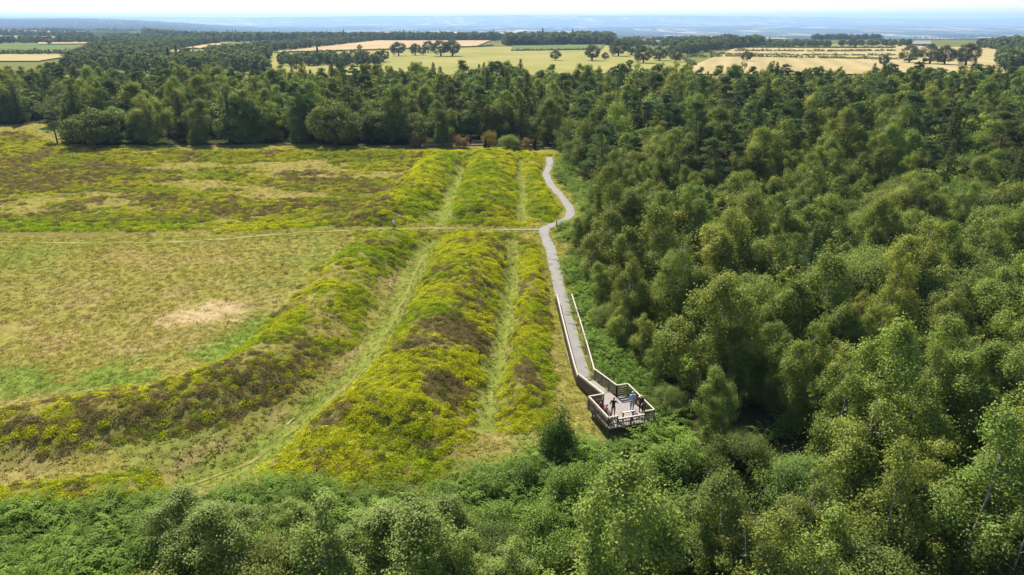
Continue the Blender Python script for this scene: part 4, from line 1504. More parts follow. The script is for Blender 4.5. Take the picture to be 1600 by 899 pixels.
def place_tree(i):
    x, y, kind, h, lab = allrows[i]
    c_m, t_m = HI[kind][int(tt.integers(len(HI[kind])))]
    s = h / NATH[kind]
    root = empty(TREE_NAME[kind], (float(x), float(y), float(az_[i]) - 0.05), float(tt.random() * 6.283))
    wide = s * (0.9 + 0.3 * tt.random()) * (1.75 if lab and kind == 'birch' and y < 36 else 1.3 if lab and y < 36 else 0.85 if kind == 'shrub' else 1.12 if y < 66 else 1.22 if y < 120 else 1.38)
    root.scale = (wide, wide, s)
    c = bpy.data.objects.new('crown', c_m)
    c['tint'] = [float(v) for v in tint_all[i]]
    link(c, root)
    link(bpy.data.objects.new('trunk', t_m), root)
    lab = lab or EDGE_LABEL.get(i) or ZONE_LABEL.get(i)
    if lab:
        tag(root, lab, CATNAME[kind], 'trees of the wood' if i in ZONE_LABEL or i in EDGE_LABEL else None)
    else:
        zn = zone_of(x, y)
        tag(root, ADJ[kind] + ' ' + zn, CATNAME[kind], ADJ[kind].split(' with')[0] + ' trees ' + zn)
for i in single:
    place_tree(i)

LOW = {k: low_variants(k, nv, nl, lf) for k, nv, nl, lf in (('birch', 4, 4600, 0.30), ('sallow', 2, 4200, 0.30), ('pine', 3, 3000, 0.30), ('conifer', 3, 3600, 0.32), ('oak', 3, 2600, 0.6))}
FAR_MESHES, FAR_IDX = [], {}
for k, ms in LOW.items():
    FAR_IDX[k] = (len(FAR_MESHES), len(ms))
    FAR_MESHES += ms
def vpick(kinds, r):
    return np.array([FAR_IDX[k][0] + r.integers(FAR_IDX[k][1]) for k in kinds])
rk = ['sallow' if allrows[i][2] == 'shrub' else allrows[i][2] for i in rest]
scatter('forest', FAR_MESHES, np.stack([ax_[rest], ay_[rest], az_[rest] - 0.05], 1), tt.random(len(rest)) * 6.28,
        np.array([allrows[i][3] / NATH[k] for i, k in zip(rest, rk)]), tint_all[rest], vpick(rk, tt), sxy=(0.9 + 0.25 * tt.random(len(rest))) * np.where(ay_[rest] < 66, 1.1, np.where(ay_[rest] < 120, 1.2, 1.36)))
bpy.data.objects['forest']['label'] = 'the packed trees of the wood behind the ones that stand clear'
bpy.data.objects['forest']['category'] = 'forest'

# ------------------------------------------------------------------ heath, grass, bracken
def sprig_clump(n, R, H, leaf, seed, spread=1.0):
    global rng
    keep = rng
    rng = np.random.default_rng(seed)
    q = Quads()
    a = rng.random(n) * 6.283
    r = np.sqrt(rng.random(n)) * R
    lumps = rng.normal(size=(5, 2)) * R * 0.5
    d2 = np.min(np.hypot(r[:, None] * np.cos(a)[:, None] - lumps[:, 0], r[:, None] * np.sin(a)[:, None] - lumps[:, 1]), axis=1)
    z = H * np.clip(1 - (r / R) ** 2.2, 0.05, 1) * (0.75 + 0.25 * rng.random(n)) * (1.1 - 0.35 * d2 / R)
    z *= np.where(rng.random(n) < 0.25, 0.55, 1.0)
    p = np.stack([r * np.cos(a), r * np.sin(a), z], 1)
    nr_ = unit(np.stack([np.cos(a) * r / R, np.sin(a) * r / R, np.full(n, 0.5)], 1) + rng.normal(size=(n, 3)) * 0.55)
    q.leaves(p, nr_, leaf * (0.7 + 0.7 * rng.random(n)), leaf * 0.55, 0.72 + 0.56 * rng.random(n), 0, 0.0, up=0.3)
    rng = keep
    return q.mesh('heath_clump', [M_HEATH])

def tuft(n, R, H, seed):
    global rng
    keep = rng
    rng = np.random.default_rng(seed)
    q = Quads()
    for k in range(n):
        a, r = rng.random() * 6.283, rng.random() ** 0.5 * R
        b = np.array((math.cos(a) * r * 0.6, math.sin(a) * r * 0.6, -0.03))
        tp = b + np.array((math.cos(a) * R * (0.3 + 0.9 * rng.random()), math.sin(a) * R * (0.3 + 0.9 * rng.random()), H * (0.5 + 0.5 * rng.random())))
        s = np.array((-math.sin(a), math.cos(a), 0)) * 0.028
        mid = b * 0.45 + tp * 0.55 + np.array((0, 0, 0.12 * H))
        q.add([b - s, b + s, mid + s * 0.8, mid - s * 0.8, tp + s * 0.15, tp - s * 0.15], [[0, 1, 2, 3], [3, 2, 4, 5]], 0, np.full(2, 0.65 + 0.7 * rng.random()))
    rng = keep
    return q.mesh('grass_tuft', [M_GRASS])

def fern(seed):
    global rng
    keep = rng
    rng = np.random.default_rng(seed)
    q = Quads()
    for k in range(9):
        a = k * 0.7 + rng.random() * 0.6
        L = 0.75 + 0.45 * rng.random()
        d = np.array((math.cos(a), math.sin(a), 0))
        s = np.array((-math.sin(a), math.cos(a), 0))
        lvv = 0.75 + 0.5 * rng.random()
        z0 = 0.5 + 0.35 * rng.random()
        pts = [d * L * t + np.array((0, 0, z0 * math.sin(min(1, t * 1.15) * 1.9) * 1.05)) for t in np.linspace(0.12, 1, 8)]
        for j, p in enumerate(pts):
            wl = 0.32 * L * (1 - j / 8.2) * (0.6 if j == 0 else 1)
            for sg in (-1, 1):
                tip = p + s * sg * wl + d * wl * 0.35 + np.array((0, 0, -0.12 * wl))
                w = d * 0.055 * L
                q.add([p - w, p * 0.5 + tip * 0.5 - w * 0.9, tip, p * 0.5 + tip * 0.5 + w], [[0, 1, 2, 3]], 0, [lvv * (0.85 + 0.3 * rng.random())])
    rng = keep
    return q.mesh('fern_plant', [M_FERN])

hr = np.random.default_rng(9)
# heath: sampled with a density that follows its cover
HX, HY, HS = [], [], []
def sample_area(poly_box, density, size):
    x0, x1, y0, y1 = poly_box
    n = int((x1 - x0) * (y1 - y0) * density)
    return hr.random(n) * (x1 - x0) + x0, hr.random(n) * (y1 - y0) + y0
heath_x, heath_y, heath_s = [], [], []
for box, dens, sz_ in (((-52, 13, 36, 70), 8.0, 0.44), ((-48, 12, 70, 103), 5.2, 0.52), ((-112, 13, 100, 135), 3.0, 0.66), ((-135, 14, 135, 172), 2.0, 0.8), ((-160, -90, 170, 205), 1.0, 0.9)):
    x, y = sample_area(box, dens, sz_)
    vis_ = np.abs(x) < 0.78 * y + 6
    x, y = x[vis_], y[vis_]
    m = heather_mask(x, y)
    keep_ = (hr.random(len(x)) < m ** 1.5) & ~inside(x, y, WOOD_POLY) & ~inside(x, y, BRACKEN_POLY)
    heath_x.append(x[keep_])
    heath_y.append(y[keep_])
    heath_s.append(np.full(keep_.sum(), sz_) * (0.5 + 0.9 * hr.random(keep_.sum())))
hx, hy, hs = np.concatenate(heath_x), np.concatenate(heath_y), np.concatenate(heath_s)
hz_ = terrain(hx, hy)
lime, gold, green_, brown, dark = (np.array(c) for c in ((0.41, 0.44, 0.018), (0.47, 0.42, 0.018), (0.24, 0.33, 0.014), (0.20, 0.152, 0.092), (0.115, 0.135, 0.025)))
nA_ = fbm(hx, hy, 7.0, 91, 4)[:, None]
nB_ = fbm(hx, hy, 2.2, 92, 3)[:, None]
nC_ = fbm(hx, hy, 12.0, 93, 4)[:, None]
hc = lime * (1 - sstep(0.4, 0.65, nA_)) + green_ * sstep(0.4, 0.65, nA_)
kk = sstep(0.55, 0.75, nB_) * 0.28
hc = hc * (1 - kk) + gold * kk
# old brown heather: commonest on the low end of the outer bank and in known patches
old = sstep(0.56, 0.66, nC_[:, 0] * 0.6 + nB_[:, 0] * 0.4) * 0.55
low_end = inside(hx, hy, [G(*p) for p in ((-60, 640), (200, 610), (380, 575), (460, 545), (590, 560), (530, 610), (420, 690), (-60, 760))])
old = np.maximum(old, low_end * sstep(0.40, 0.58, nB_[:, 0] * 0.5 + nA_[:, 0] * 0.5 + 0.12 * sstep(-10, -20, hx) + 0.10 * sstep(-20, -28, hx)) * 0.74)
for cx_, cy_, rx, ry in ((715, 545, 4.2, 3.2), (660, 575, 3.0, 1.8), (520, 665, 1.9, 1.8), (690, 640, 2.0, 1.2), (450, 490, 3.0, 2.2), (825, 600, 1.4, 3.0), (700, 620, 2.0, 1.3)):
    c0 = G(cx_, cy_)
    dd = np.hypot((hx - c0[0]) / rx, (hy - c0[1]) / ry) + 0.9 * (nB_[:, 0] - 0.5)
    old = np.maximum(old, sstep(1.05, 0.7, dd))
keep_lime = (hy > 100) & (np.abs(hx + 4) < 16)            # the banks behind the cross path are nearly all bright
old = np.where(keep_lime, old * 0.15, old)
old = np.where((hy > 105) & ~keep_lime, np.maximum(old * 0.6, 0.85 * sstep(0.43, 0.62, fbm(hx, hy * 2.0, 11.0, 94, 4))), old)
fl_ = (hy > 105) & ~keep_lime
hc[fl_] = hc[fl_] * 0.66 + np.array((0.27, 0.24, 0.07)) * 0.34
pick_old = hr.random(len(hx)) < old
wmix = (0.6 + 0.4 * hr.random((pick_old.sum(), 1)))
hc[pick_old] = hc[pick_old] * 0.5 * (1 - wmix) + brown * wmix * (0.75 + 0.6 * hr.random((pick_old.sum(), 1)))
pick_dark = hr.random(len(hx)) < 0.11
hc[pick_dark] = dark
hc *= 0.80 + 0.34 * hr.random((len(hx), 1))
clumps = [sprig_clump(170, 0.95, 0.52, 0.20, 40 + i) for i in range(6)]
scatter('heather', clumps, np.stack([hx, hy, hz_ - 0.05], 1), hr.random(len(hx)) * 6.28, hs * np.where(pick_old, 1.0, 1.05), hc, hr.integers(0, 6, len(hx)))
tag(bpy.data.objects['heather'], 'lime green and brown heather covering the old banks', 'heather')

# grass
gx_l, gy_l, gs_l = [], [], []
for box, dens, sz_ in (((-50, 13, 33, 66), 8.0, 0.8), ((-90, 12, 66, 104), 4.5, 1.0), ((-145, 14, 104, 172), 1.3, 1.15), ((-175, -80, 172, 212), 0.9, 1.3)):
    x, y = sample_area(box, dens, sz_)
    v_ok = np.abs(x) < 0.78 * y + 5
    x, y = x[v_ok], y[v_ok]
    m = heather_mask(x, y)
    kp_ = (hr.random(len(x)) > m) & ~inside(x, y, WOOD_POLY) & ~inside(x, y, BRACKEN_POLY) & (polydist(x, y, MAIN_PATH)[0] > 0.62) & (polydist(x, y, CROSS_PATH)[0] > 0.32) & (polydist(x, y, dtrack)[0] > 0.22)
    kp_ &= ~inside(x, y, VERGE_POLY)
    onp = inside(x, y, deck_poly) | inside(x, y, [R1, R1R, RR, RL])
    kp_ &= ~onp
    dxp = np.hypot((x - PINK_C[0]) / 5.0, (y - PINK_C[1]) / 3.3)
    kp_ &= ~((dxp < 0.85) & (hr.random(len(x)) < 0.7))
    gx_l.append(x[kp_])
    gy_l.append(y[kp_])
    gs_l.append(np.full(kp_.sum(), sz_) * (0.5 + 0.8 * hr.random(kp_.sum())))
gx2, gy2, gs2 = np.concatenate(gx_l), np.concatenate(gy_l), np.concatenate(gs_l)
gcol2 = ground_colour(gx2, gy2) * (1.35 + 0.8 * hr.random((len(gx2), 1)))
dk = hr.random(len(gx2)) < 0.05
gcol2[dk] = np.array((0.12, 0.085, 0.045))
tufts = [tuft(18, 0.24, 0.14, 70 + i) for i in range(5)]
scatter('grass', tufts, np.stack([gx2, gy2, terrain(gx2, gy2)], 1), hr.random(len(gx2)) * 6.28, gs2, gcol2, hr.integers(0, 5, len(gx2)))
tag(bpy.data.objects['grass'], 'short dry and green grass of the open camp', 'grass')

# bracken on the lower bank, round the platform and along the path
bx, by = sample_area((-46, 26, 24, 90), 3.0, 1)
bm_ = inside(bx, by, BRACKEN_POLY) & ~inside(bx, by, deck_poly) & ~inside(bx, by, [R1 + [-.3, 0], R1R + [.3, 0], RR + [.3, 0], RL]) & (polydist(bx, by, MAIN_PATH)[0] > 1.5)
bm_ &= (np.abs(bx) < 0.78 * by + 6) & (polydist(bx, by, [FL, FR, BR])[0] > 0.7)
bx, by = bx[bm_], by[bm_]
qx, qy = sample_area((6, 20, 43, 86), 3.2, 1)
qm = inside(qx, qy, VERGE_POLY)
bx, by = np.concatenate([bx, qx[qm]]), np.concatenate([by, qy[qm]])
ex, ey = sample_area((6, 40, 95, 160), 1.4, 1)                       # more bracken by the upper path
dpth = polydist(ex, ey, MAIN_PATH)[0]
em = (dpth > 1.6) & (dpth < 6) & (ex > np.interp(ey, MAIN_PATH[::-1, 1], MAIN_PATH[::-1, 0]) + 1.2) & (hr.random(len(ex)) < 0.75)
ux, uy = sample_area((0, 110, 22, 130), 0.35, 1)                     # and under the trees
um = inside(ux, uy, WOOD_POLY) & (np.abs(ux) < 0.8 * uy + 6)
bx, by = np.concatenate([bx, ex[em], ux[um]]), np.concatenate([by, ey[em], uy[um]])
bs = (0.6 + 0.85 * hr.random(len(bx)) ** 1.5) * (0.8 + 0.6 * fbm(bx, by, 3.0, 97))
bn_ = fbm(bx, by, 5.0, 99)[:, None]
bc = (np.array((0.125, 0.225, 0.034)) * bn_ + np.array((0.185, 0.26, 0.042)) * (1 - bn_)) * (0.40 + 0.85 * fbm(bx, by, 2.0, 98)[:, None]) * (0.8 + 0.4 * hr.random((len(bx), 1)))
bt = np.stack([hr.normal(size=len(bx)) * 0.22, hr.normal(size=len(bx)) * 0.22], 1)
scatter('bracken', [fern(200 + i) for i in range(6)], np.stack([bx, by, terrain(bx, by) - 0.05], 1), hr.random(len(bx)) * 6.28, bs, bc, hr.integers(0, 6, len(bx)), tilt=bt)
tag(bpy.data.objects['bracken'], 'green bracken on the lower bank and beside the path', 'bracken')

# leafy shrubs on the slope between the platform and the wood
shr_list = []
for px, py, h in ((760, 770, 1.9), (820, 760, 1.8), (880, 780, 2.1), (760, 850, 2.3), (840, 850, 2.4), (930, 800, 2.6), (1000, 770, 2.4), (1045, 745, 2.6), (990, 850, 2.8), (880, 900, 2.6), (1060, 840, 3.0), (950, 740, 1.6), (820, 930, 2.8), (1030, 900, 3.0), (700, 790, 1.7)):
    p = G(px, py, tz(*G(px, py)))
    shr_list.append((p, h * 1.2))
SHORD = ['first', 'second', 'third', 'fourth', 'fifth', 'sixth', 'seventh', 'eighth', 'ninth', 'tenth', 'eleventh', 'twelfth', 'thirteenth', 'fourteenth', 'fifteenth']
dist_p = [np.hypot(*(p - FL)) for p, h in shr_list]
for rank, j in enumerate(np.argsort(dist_p)):
    p, h = shr_list[j]
    c_m, t_m = HI['shrub'][int(tt.integers(3))]
    s = h / 2.4
    root = empty('shrub', (float(p[0]), float(p[1]), tz(*p) - 0.05), float(tt.random() * 6.28))
    root.scale = (s * 1.25, s * 1.25, s)
    c = bpy.data.objects.new('crown', c_m)
    f = 0.85 + 0.35 * tt.random()
    c['tint'] = [0.135 * f, 0.205 * f, 0.033 * f]
    link(c, root)
    link(bpy.data.objects.new('trunk', t_m), root)
    tag(root, 'leafy green shrub in the slope bracken, %s from the platform corner' % SHORD[rank], 'shrub', 'shrubs on the slope below the platform')

# ------------------------------------------------------------------ fallen trees at the edge of the wood
M_ROOT = plain('earthy_roots', (0.05, 0.036, 0.025), 0.95, 0.4, 4, 0.1, 0.8)
M_DEAD = leaf_material('dead_leaf', 0.3, (1.1, 1.0, 0.7), gloss=0.02, fixed=(0.22, 0.12, 0.055))
M_LOG = bark_material('bleached_log', (0.24, 0.20, 0.16), (0.12, 0.09, 0.065), 3)
def fallen(px, py, length, ang, r, label):
    p = G(px, py)
    e = empty('fallen_tree', (float(p[0]), float(p[1]), tz(*p)), ang)
    tag(e, label, 'fallen tree')
    Quads().tube([np.array((0, 0, 0.9)), np.array((length * 0.4, 0.1, 0.7)), np.array((length * 0.8, -0.1, 0.5)), np.array((length, 0, 0.55))], [r, r * 0.85, r * 0.6, r * 0.3], 6).obj('trunk', M_LOG, e)
    q = Quads()
    rr = np.random.default_rng(int(px))
    n = 14
    ang_ = np.arange(n) * 6.283 / n
    rim = 1.15 + 0.45 * rr.random(n)
    V = [(-0.25, math.cos(a) * k, 1.05 + math.sin(a) * k) for a, k in zip(ang_, rim)] + [(0.12, math.cos(a) * k * 0.6, 1.05 + math.sin(a) * k * 0.6) for a, k in zip(ang_, rim)]
    V += [(-0.45, 0, 1.05), (0.2, 0, 1.05)]
    F = []
    for i in range(n):
        j = (i + 1) % n
        F.append([i, j, n + j, n + i])
        F.append([i, 2 * n, 2 * n, j] if False else [i, j, 2 * n, 2 * n])
        F.append([n + i, n + j, 2 * n + 1, 2 * n + 1])
    bmx = bmesh.new()
    vv = [bmx.verts.new(v) for v in V]
    for f in F:
        s_ = list(dict.fromkeys(f))
        bmx.faces.new([vv[i] for i in s_])
    mm = bpy.data.meshes.new('root_plate')
    bmx.to_mesh(mm)
    bmx.free()
    mm.materials.append(M_ROOT)
    link(bpy.data.objects.new('root_plate', mm), e)
    for k in range(7):
        a = rr.random() * 6.28
        o = np.array((-0.3, math.cos(a) * 1.0, 1.05 + math.sin(a) * 1.0))
        Quads().tube([o, o + np.array((-0.25, math.cos(a) * 0.5, math.sin(a) * 0.5)), o + np.array((-0.2 + 0.4 * rr.random(), math.cos(a) * 0.95, math.sin(a) * 0.9))], [0.08, 0.05, 0.02], 4).obj('root', M_ROOT, e)
    br = Quads()
    for k in range(8):
        t = 0.45 + 0.55 * rr.random()
        a = rr.random() * 3.14
        o = np.array((length * t, 0, 0.6))
        tip = o + np.array((1.0 + rr.random(), math.cos(a) * 1.6, abs(math.sin(a)) * 1.8 + 0.2))
        Quads().tube([o, o * 0.4 + tip * 0.6 + np.array((0, 0, 0.2)), tip], [0.06, 0.035, 0.012], 4).obj('branch', M_LOG, e)
        n_ = 60
        pp = tip + rr.normal(size=(n_, 3)) * 0.35
        br.leaves(pp, unit(rr.normal(size=(n_, 3))), 0.16, 0.09, 0.6 + 0.8 * rr.random(n_))
    br.obj('dead_foliage', M_DEAD, e)
fallen(657, 231, 7.5, 0.15, 0.24, 'fallen tree with dark root plate nearest the bright young birch')
fallen(757, 233, 6.5, 2.9, 0.28, 'fallen tree with pale trunk between the birch and the round willow')
fallen(735, 226, 7.0, 0.35, 0.22, 'fallen tree with rusty dead foliage close behind the heather bank')
fallen(834, 233, 6.0, 2.75, 0.22, 'fallen tree with brown branches near the end of the gravel path')

# ------------------------------------------------------------------ fields beyond the wood
def field_mat(name, a, b, stripe=0.0, ang=0.0):
    k = Nodes(name)
    c = k.coords()
    m = k.n('ShaderNodeMapping')
    m.inputs['Rotation'].default_value = (0, 0, ang)
    k.l(c, m.inputs[0])
    n = k.noise(c, 0.012, 5, 0.6)
    colr = k.mix(k.rng(n, 0.35, 0.65, 0, 1), a, b)
    if stripe:
        w = k.n('ShaderNodeTexWave')
        w.inputs['Scale'].default_value = 0.018
        w.inputs['Distortion'].default_value = 1.5
        k.l(m.outputs[0], w.inputs[0])
        colr = k.scale_col(colr, k.rng(w.outputs['Fac'], 0, 1, 1 - stripe, 1 + stripe))
    k.principled(colr, 1.0, None, 0.0)
    return k.m
F_WHEAT = field_mat('ripe_wheat', (0.31, 0.25, 0.125), (0.27, 0.215, 0.10), 0.08, 0.3)
F_STUB = field_mat('cut_stubble', (0.36, 0.265, 0.155), (0.31, 0.225, 0.125), 0.1, 1.2)
F_PAST = field_mat('dry_pasture', (0.190, 0.185, 0.055), (0.250, 0.222, 0.085))
F_GREEN = field_mat('green_crop', (0.085, 0.125, 0.04), (0.12, 0.145, 0.05), 0.08, 0.7)
F_YEL = field_mat('yellow_barley', (0.30, 0.26, 0.085), (0.28, 0.22, 0.08), 0.06, 0.2)
def field(name, quad, mat, lift):
    """a draped sheet over four photo points (far-left, far-right, near-right, near-left)"""
    c = [GF(*p) for p in quad]
    nu, nv2 = 24, 14
    V = []
    for j in range(nv2 + 1):
        for i in range(nu + 1):
            u, v = i / nu, j / nv2
            top_ = c[0] * (1 - u) + c[1] * u
            bot = c[3] * (1 - u) + c[2] * u
            V.append((*(top_ * (1 - v) + bot * v), 0))
    V = np.array(V)
    V[:, 2] = terrain(V[:, 0], V[:, 1]) + lift
    F = [[j * (nu + 1) + i, j * (nu + 1) + i + 1, (j + 1) * (nu + 1) + i + 1, (j + 1) * (nu + 1) + i] for j in range(nv2) for i in range(nu)]
    q = Quads()
    q.add(V, F)
    return q.obj(name, mat, kind='structure')
field('pasture_field', ((380, 80), (960, 71), (1090, 118), (380, 118)), F_PAST, 0.3)
field('stubble_field', ((590, 64.5), (766, 64.5), (745, 73.5), (430, 83)), F_STUB, 1.2)
field('barley_field', ((262, 80), (345, 79.5), (325, 92), (250, 92)), F_YEL, 1.2)
field('crop_field', ((345, 68), (482, 66.5), (440, 76), (290, 79.5)), F_GREEN, 1.0)
field('tan_field', ((330, 70), (362, 68.2), (320, 77), (272, 79.8)), F_STUB, 1.6)
field('wheat_field', ((1150, 76), (1400, 76.5), (1420, 118), (1050, 118)), F_WHEAT, 0.8)
field('meadow_field', ((960, 84), (1072, 84), (1075, 118), (930, 118)), F_PAST, 1.1)
field('narrow_field', ((800, 73), (945, 71), (940, 78), (800, 80)), F_GREEN, 1.2)
field('corn_field', ((1395, 72), (1560, 77), (1570, 118), (1390, 118)), F_WHEAT, 1.0)
field('plateau_field', ((1190, 70), (1390, 71.5), (1395, 75.5), (1180, 75)), F_PAST, 1.2)
field('lower_wheat_field', ((-60, 86.5), (124, 86.5), (60, 97), (-60, 97)), F_WHEAT, 0.8)
field('lower_crop_field', ((-60, 70), (122, 71), (122, 83), (-60, 84)), F_GREEN, 0.8)
field('upper_wheat_field', ((-60, 55), (158, 60), (160, 63.5), (-60, 61)), F_WHEAT, 1.2)
field('upper_tan_field', ((-60, 47), (110, 51.5), (128, 54), (-60, 51)), F_STUB, 1.5)
field('strip_field', ((60, 67.5), (158, 67.5), (158, 69.5), (60, 70)), F_STUB, 1.2)

# field trees, each standing by itself or in its small group
FT = [(623, 88, 20, 'lone round oak beside the group of field oaks'), (649, 87, 17, 'spreading oak heading the group of field oaks'), (669, 83, 17, 'taller pale oak in the middle of the field oaks'),
      (661, 87, 11, 'thin low oak between the group\u2019s larger oaks'), (689, 88.5, 23, 'broad oak joined to the biggest field oak'), (707, 88.5, 24, 'biggest round oak at the end of the field oak group'),
      (562, 79, 8, 'tiny lone tree in the stubble field'), (519, 97, 17, 'round tree at the wood edge below the stubble field'), (925, 95.5, 23, 'spreading oak with clear trunk in the pasture'),
      (945, 94.5, 11, 'small round bush next to the spreading pasture oak'), (966, 90, 25, 'dark oak at the head of the farm oaks'), (987, 88, 24, 'oak between the farm and the dark head oak'),
      (1005, 101, 27, 'broadest dark oak of the group below the farm'), (1030, 97, 22, 'oval oak in the gap below the farm'), (1055, 99, 23, 'outermost oak of the group below the farm'),
      (868, 95, 15, 'ragged thin tree at the wood edge before the pasture'), (1167, 97, 15, 'lone open tree in the hedged wheat field'), (1043, 86, 11, 'small tree beside the end of the plantation'),
      (1335, 77, 5, 'tiny bush on the plateau field edge'), (1420, 100, 27, 'tall oak heading the clump before the corn field'), (1452, 102, 30, 'dark oak in the clump before the corn field'), (1475, 103, 29, 'wide oak in the clump before the corn field'),
      (1508, 104, 33, 'largest crown ending the clump before the corn field'), (1380, 104, 16, 'bare topped tree before the hedged wheat field'), (78, 70, 6, 'small field tree above the green crop'), (135, 90, 13, 'dark tree at the corner of the wheat below the ridge')]
ftr = np.random.default_rng(4)
for px, py, hpx, lab in FT:
    p = GF(px, py)
    z = tz(*p)
    dist = math.hypot(p[1], CAM_H)
    h = hpx * dist / FPX * 1.12
    c_m, t_m = HI['oak'][int(ftr.integers(2))]
    s = h / NATH['oak']
    root = empty('oak_tree', (float(p[0]), float(p[1]), z + 0.4), float(ftr.random() * 6.28))
    wd = s * (1.05 + 0.25 * ftr.random())
    root.scale = (wd, wd, s)
    c = bpy.data.objects.new('crown', c_m)
    f = 0.8 + 0.35 * ftr.random()
    c['tint'] = [0.075 * f, 0.10 * f, 0.034 * f]
    link(c, root)
    link(bpy.data.objects.new('trunk', t_m), root)
    tag(root, lab, 'tree')

# hedges between the fields
def hedge(pts, h, label):
    P = [GF(*p) for p in pts]
    ln = resample(P, h * 0.9)
    ln = ln + ftr.normal(size=ln.shape) * h * 0.12
    ln = ln[ftr.random(len(ln)) < 0.93]
    z = terrain(ln[:, 0], ln[:, 1])
    e = np.array((ln[0, 0], ln[0, 1], z[0]))
    q = Quads()
    for (x, y), zz in zip(ln, z):
        hh_ = h * (0.7 + 0.6 * ftr.random())
        p, d = blob_points(46, 0.5)
        p = p * np.array((h * 0.75, h * 0.6, hh_ * 0.55)) + np.array((x, y, zz + hh_ * 0.55)) - e
        q.leaves(p, unit(d + ftr.normal(size=(46, 3)) * 0.4), h * 0.42, h * 0.3, 0.7 + 0.6 * ftr.random(46))
    o = q.obj('hedgerow', M_BROAD)
    o.location = e
    o['tint'] = [0.11, 0.135, 0.042]
    tag(o, label, 'hedge')
hedge(((430, 84), (560, 80.3), (745, 74.3), (770, 72)), 2.0, 'dark hedge along the lower side of the stubble field')
hedge(((800, 80.5), (940, 78.5)), 2.2, 'low hedge between the two narrow green fields')
hedge(((1070, 90.5), (1160, 90), (1250, 92), (1400, 95)), 2.6, 'gappy hedge through the middle of the wheat')
hedge(((1110, 86), (1230, 88), (1400, 88.5)), 2.4, 'dark hedge, second line down the wheat')
hedge(((1150, 81), (1290, 82), (1400, 81)), 2.6, 'hedge along the upper part of the wheat')
hedge(((1085, 104), (1072, 97), (1062, 91)), 2.6, 'short hedge between meadow and wheat')
hedge(((1180, 75.8), (1290, 76.2), (1400, 76.2)), 3.0, 'hedge dividing wheat from the plateau field')
hedge(((-50, 85.3), (60, 85), (124, 84.5)), 5.0, 'thick hedge between the green crop and the lower wheat')
hedge(((-50, 66), (80, 67), (160, 66)), 6.0, 'tree filled hedge above the green crop')
hedge(((262, 79.8), (345, 79)), 3.5, 'hedge between barley and the sloping green crop')

# woods beyond the fields: masses no one could count
WPOLY = [   # photo outline of the ground they stand on, spacing, height
    (((100, 116), (128, 86), (165, 70), (170, 60), (330, 62), (345, 68), (270, 79), (248, 92), (270, 96), (420, 97), (420, 116)), 9.5, 10.5),
    (((325, 95), (330, 86), (420, 83), (418, 98)), 9.0, 11.0),
    (((395, 77), (470, 67), (585, 64), (520, 72), (430, 81)), 10.0, 9.0),
    (((785, 72), (790, 66), (950, 63), (960, 71)), 11.0, 16.0),
    (((300, 62), (560, 60), (780, 60), (780, 64), (560, 64), (330, 66)), 14.0, 15.0),
    (((1050, 82), (1062, 73), (1190, 68), (1190, 74), (1110, 80), (1070, 86)), 10.0, 13.0),
    (((950, 66), (1060, 66), (1190, 66), (1190, 69), (1060, 74), (950, 72)), 16.0, 10.0),
    (((1185, 72), (1295, 70), (1295, 75), (1190, 76)), 11.0, 9.0),
    (((1310, 71), (1420, 71), (1420, 73.5), (1310, 73.5)), 12.0, 9.0),
    (((1520, 76), (1640, 70), (1640, 84), (1560, 80)), 14.0, 15.0),
    (((1560, 112), (1558, 92), (1640, 84), (1640, 112)), 9.0, 12.0),
    (((440, 104), (440, 96), (600, 97), (590, 106)), 9.0, 9.0),
    (((-60, 69), (-60, 64), (160, 65), (160, 67)), 14.0, 10.0),
    (((-60, 55), (-60, 52), (140, 55), (160, 59)), 22.0, 11.0),
]
wx, wy, wh = [], [], []
for poly, sp2, h in WPOLY:
    P = [GF(*p) for p in poly]
    xs, ys = [p[0] for p in P], [p[1] for p in P]
    X, Y = np.meshgrid(np.arange(min(xs), max(xs), sp2), np.arange(min(ys), max(ys), sp2))
    X, Y = X.ravel() + ftr.normal(size=X.size) * sp2 * 0.3, Y.ravel() + ftr.normal(size=X.size) * sp2 * 0.3
    m = inside(X, Y, P)
    wx.append(X[m]); wy.append(Y[m]); wh.append(np.full(m.sum(), h))
# woods of the ridge and scattered copses in the vale
n_v = 60000
vy = 1750 + (ftr.random(n_v) ** 1.3) * 5200
vx = (ftr.random(n_v) * 2 - 1) * 0.82 * vy
dens = fbm(vx, vy, 520, 13, 4)
rid_ = (vx / vy < -0.24) & (vy > 4600)
m = (dens > np.where(vy < 4500, 0.53, 0.56)) | (rid_ & (dens > 0.34))
m &= ~((vx / vy < -0.5) & (vy < 2750))
wx.append(vx[m]); wy.append(vy[m]); wh.append(np.full(m.sum(), 15.0))
wx, wy, wh = np.concatenate(wx), np.concatenate(wy), np.concatenate(wh)
tiny = low_variants('oak', 3, 420, 1.5) + low_variants('conifer', 2, 500, 1.0)
vi_ = np.where(ftr.random(len(wx)) < 0.985, ftr.integers(0, 3, len(wx)), 3 + ftr.integers(0, 2, len(wx)))
scatter('far_woodland', tiny, np.stack([wx, wy, terrain(wx, wy) + 0.2], 1), ftr.random(len(wx)) * 6.28, wh / 13.5 * (0.75 + 0.5 * ftr.random(len(wx))),
        np.array((0.095, 0.125, 0.042)) * (0.65 + 0.7 * ftr.random((len(wx), 1))), vi_)
tag(bpy.data.objects['far_woodland'], 'far woods and copses beyond the fields and in the vale', 'woodland')

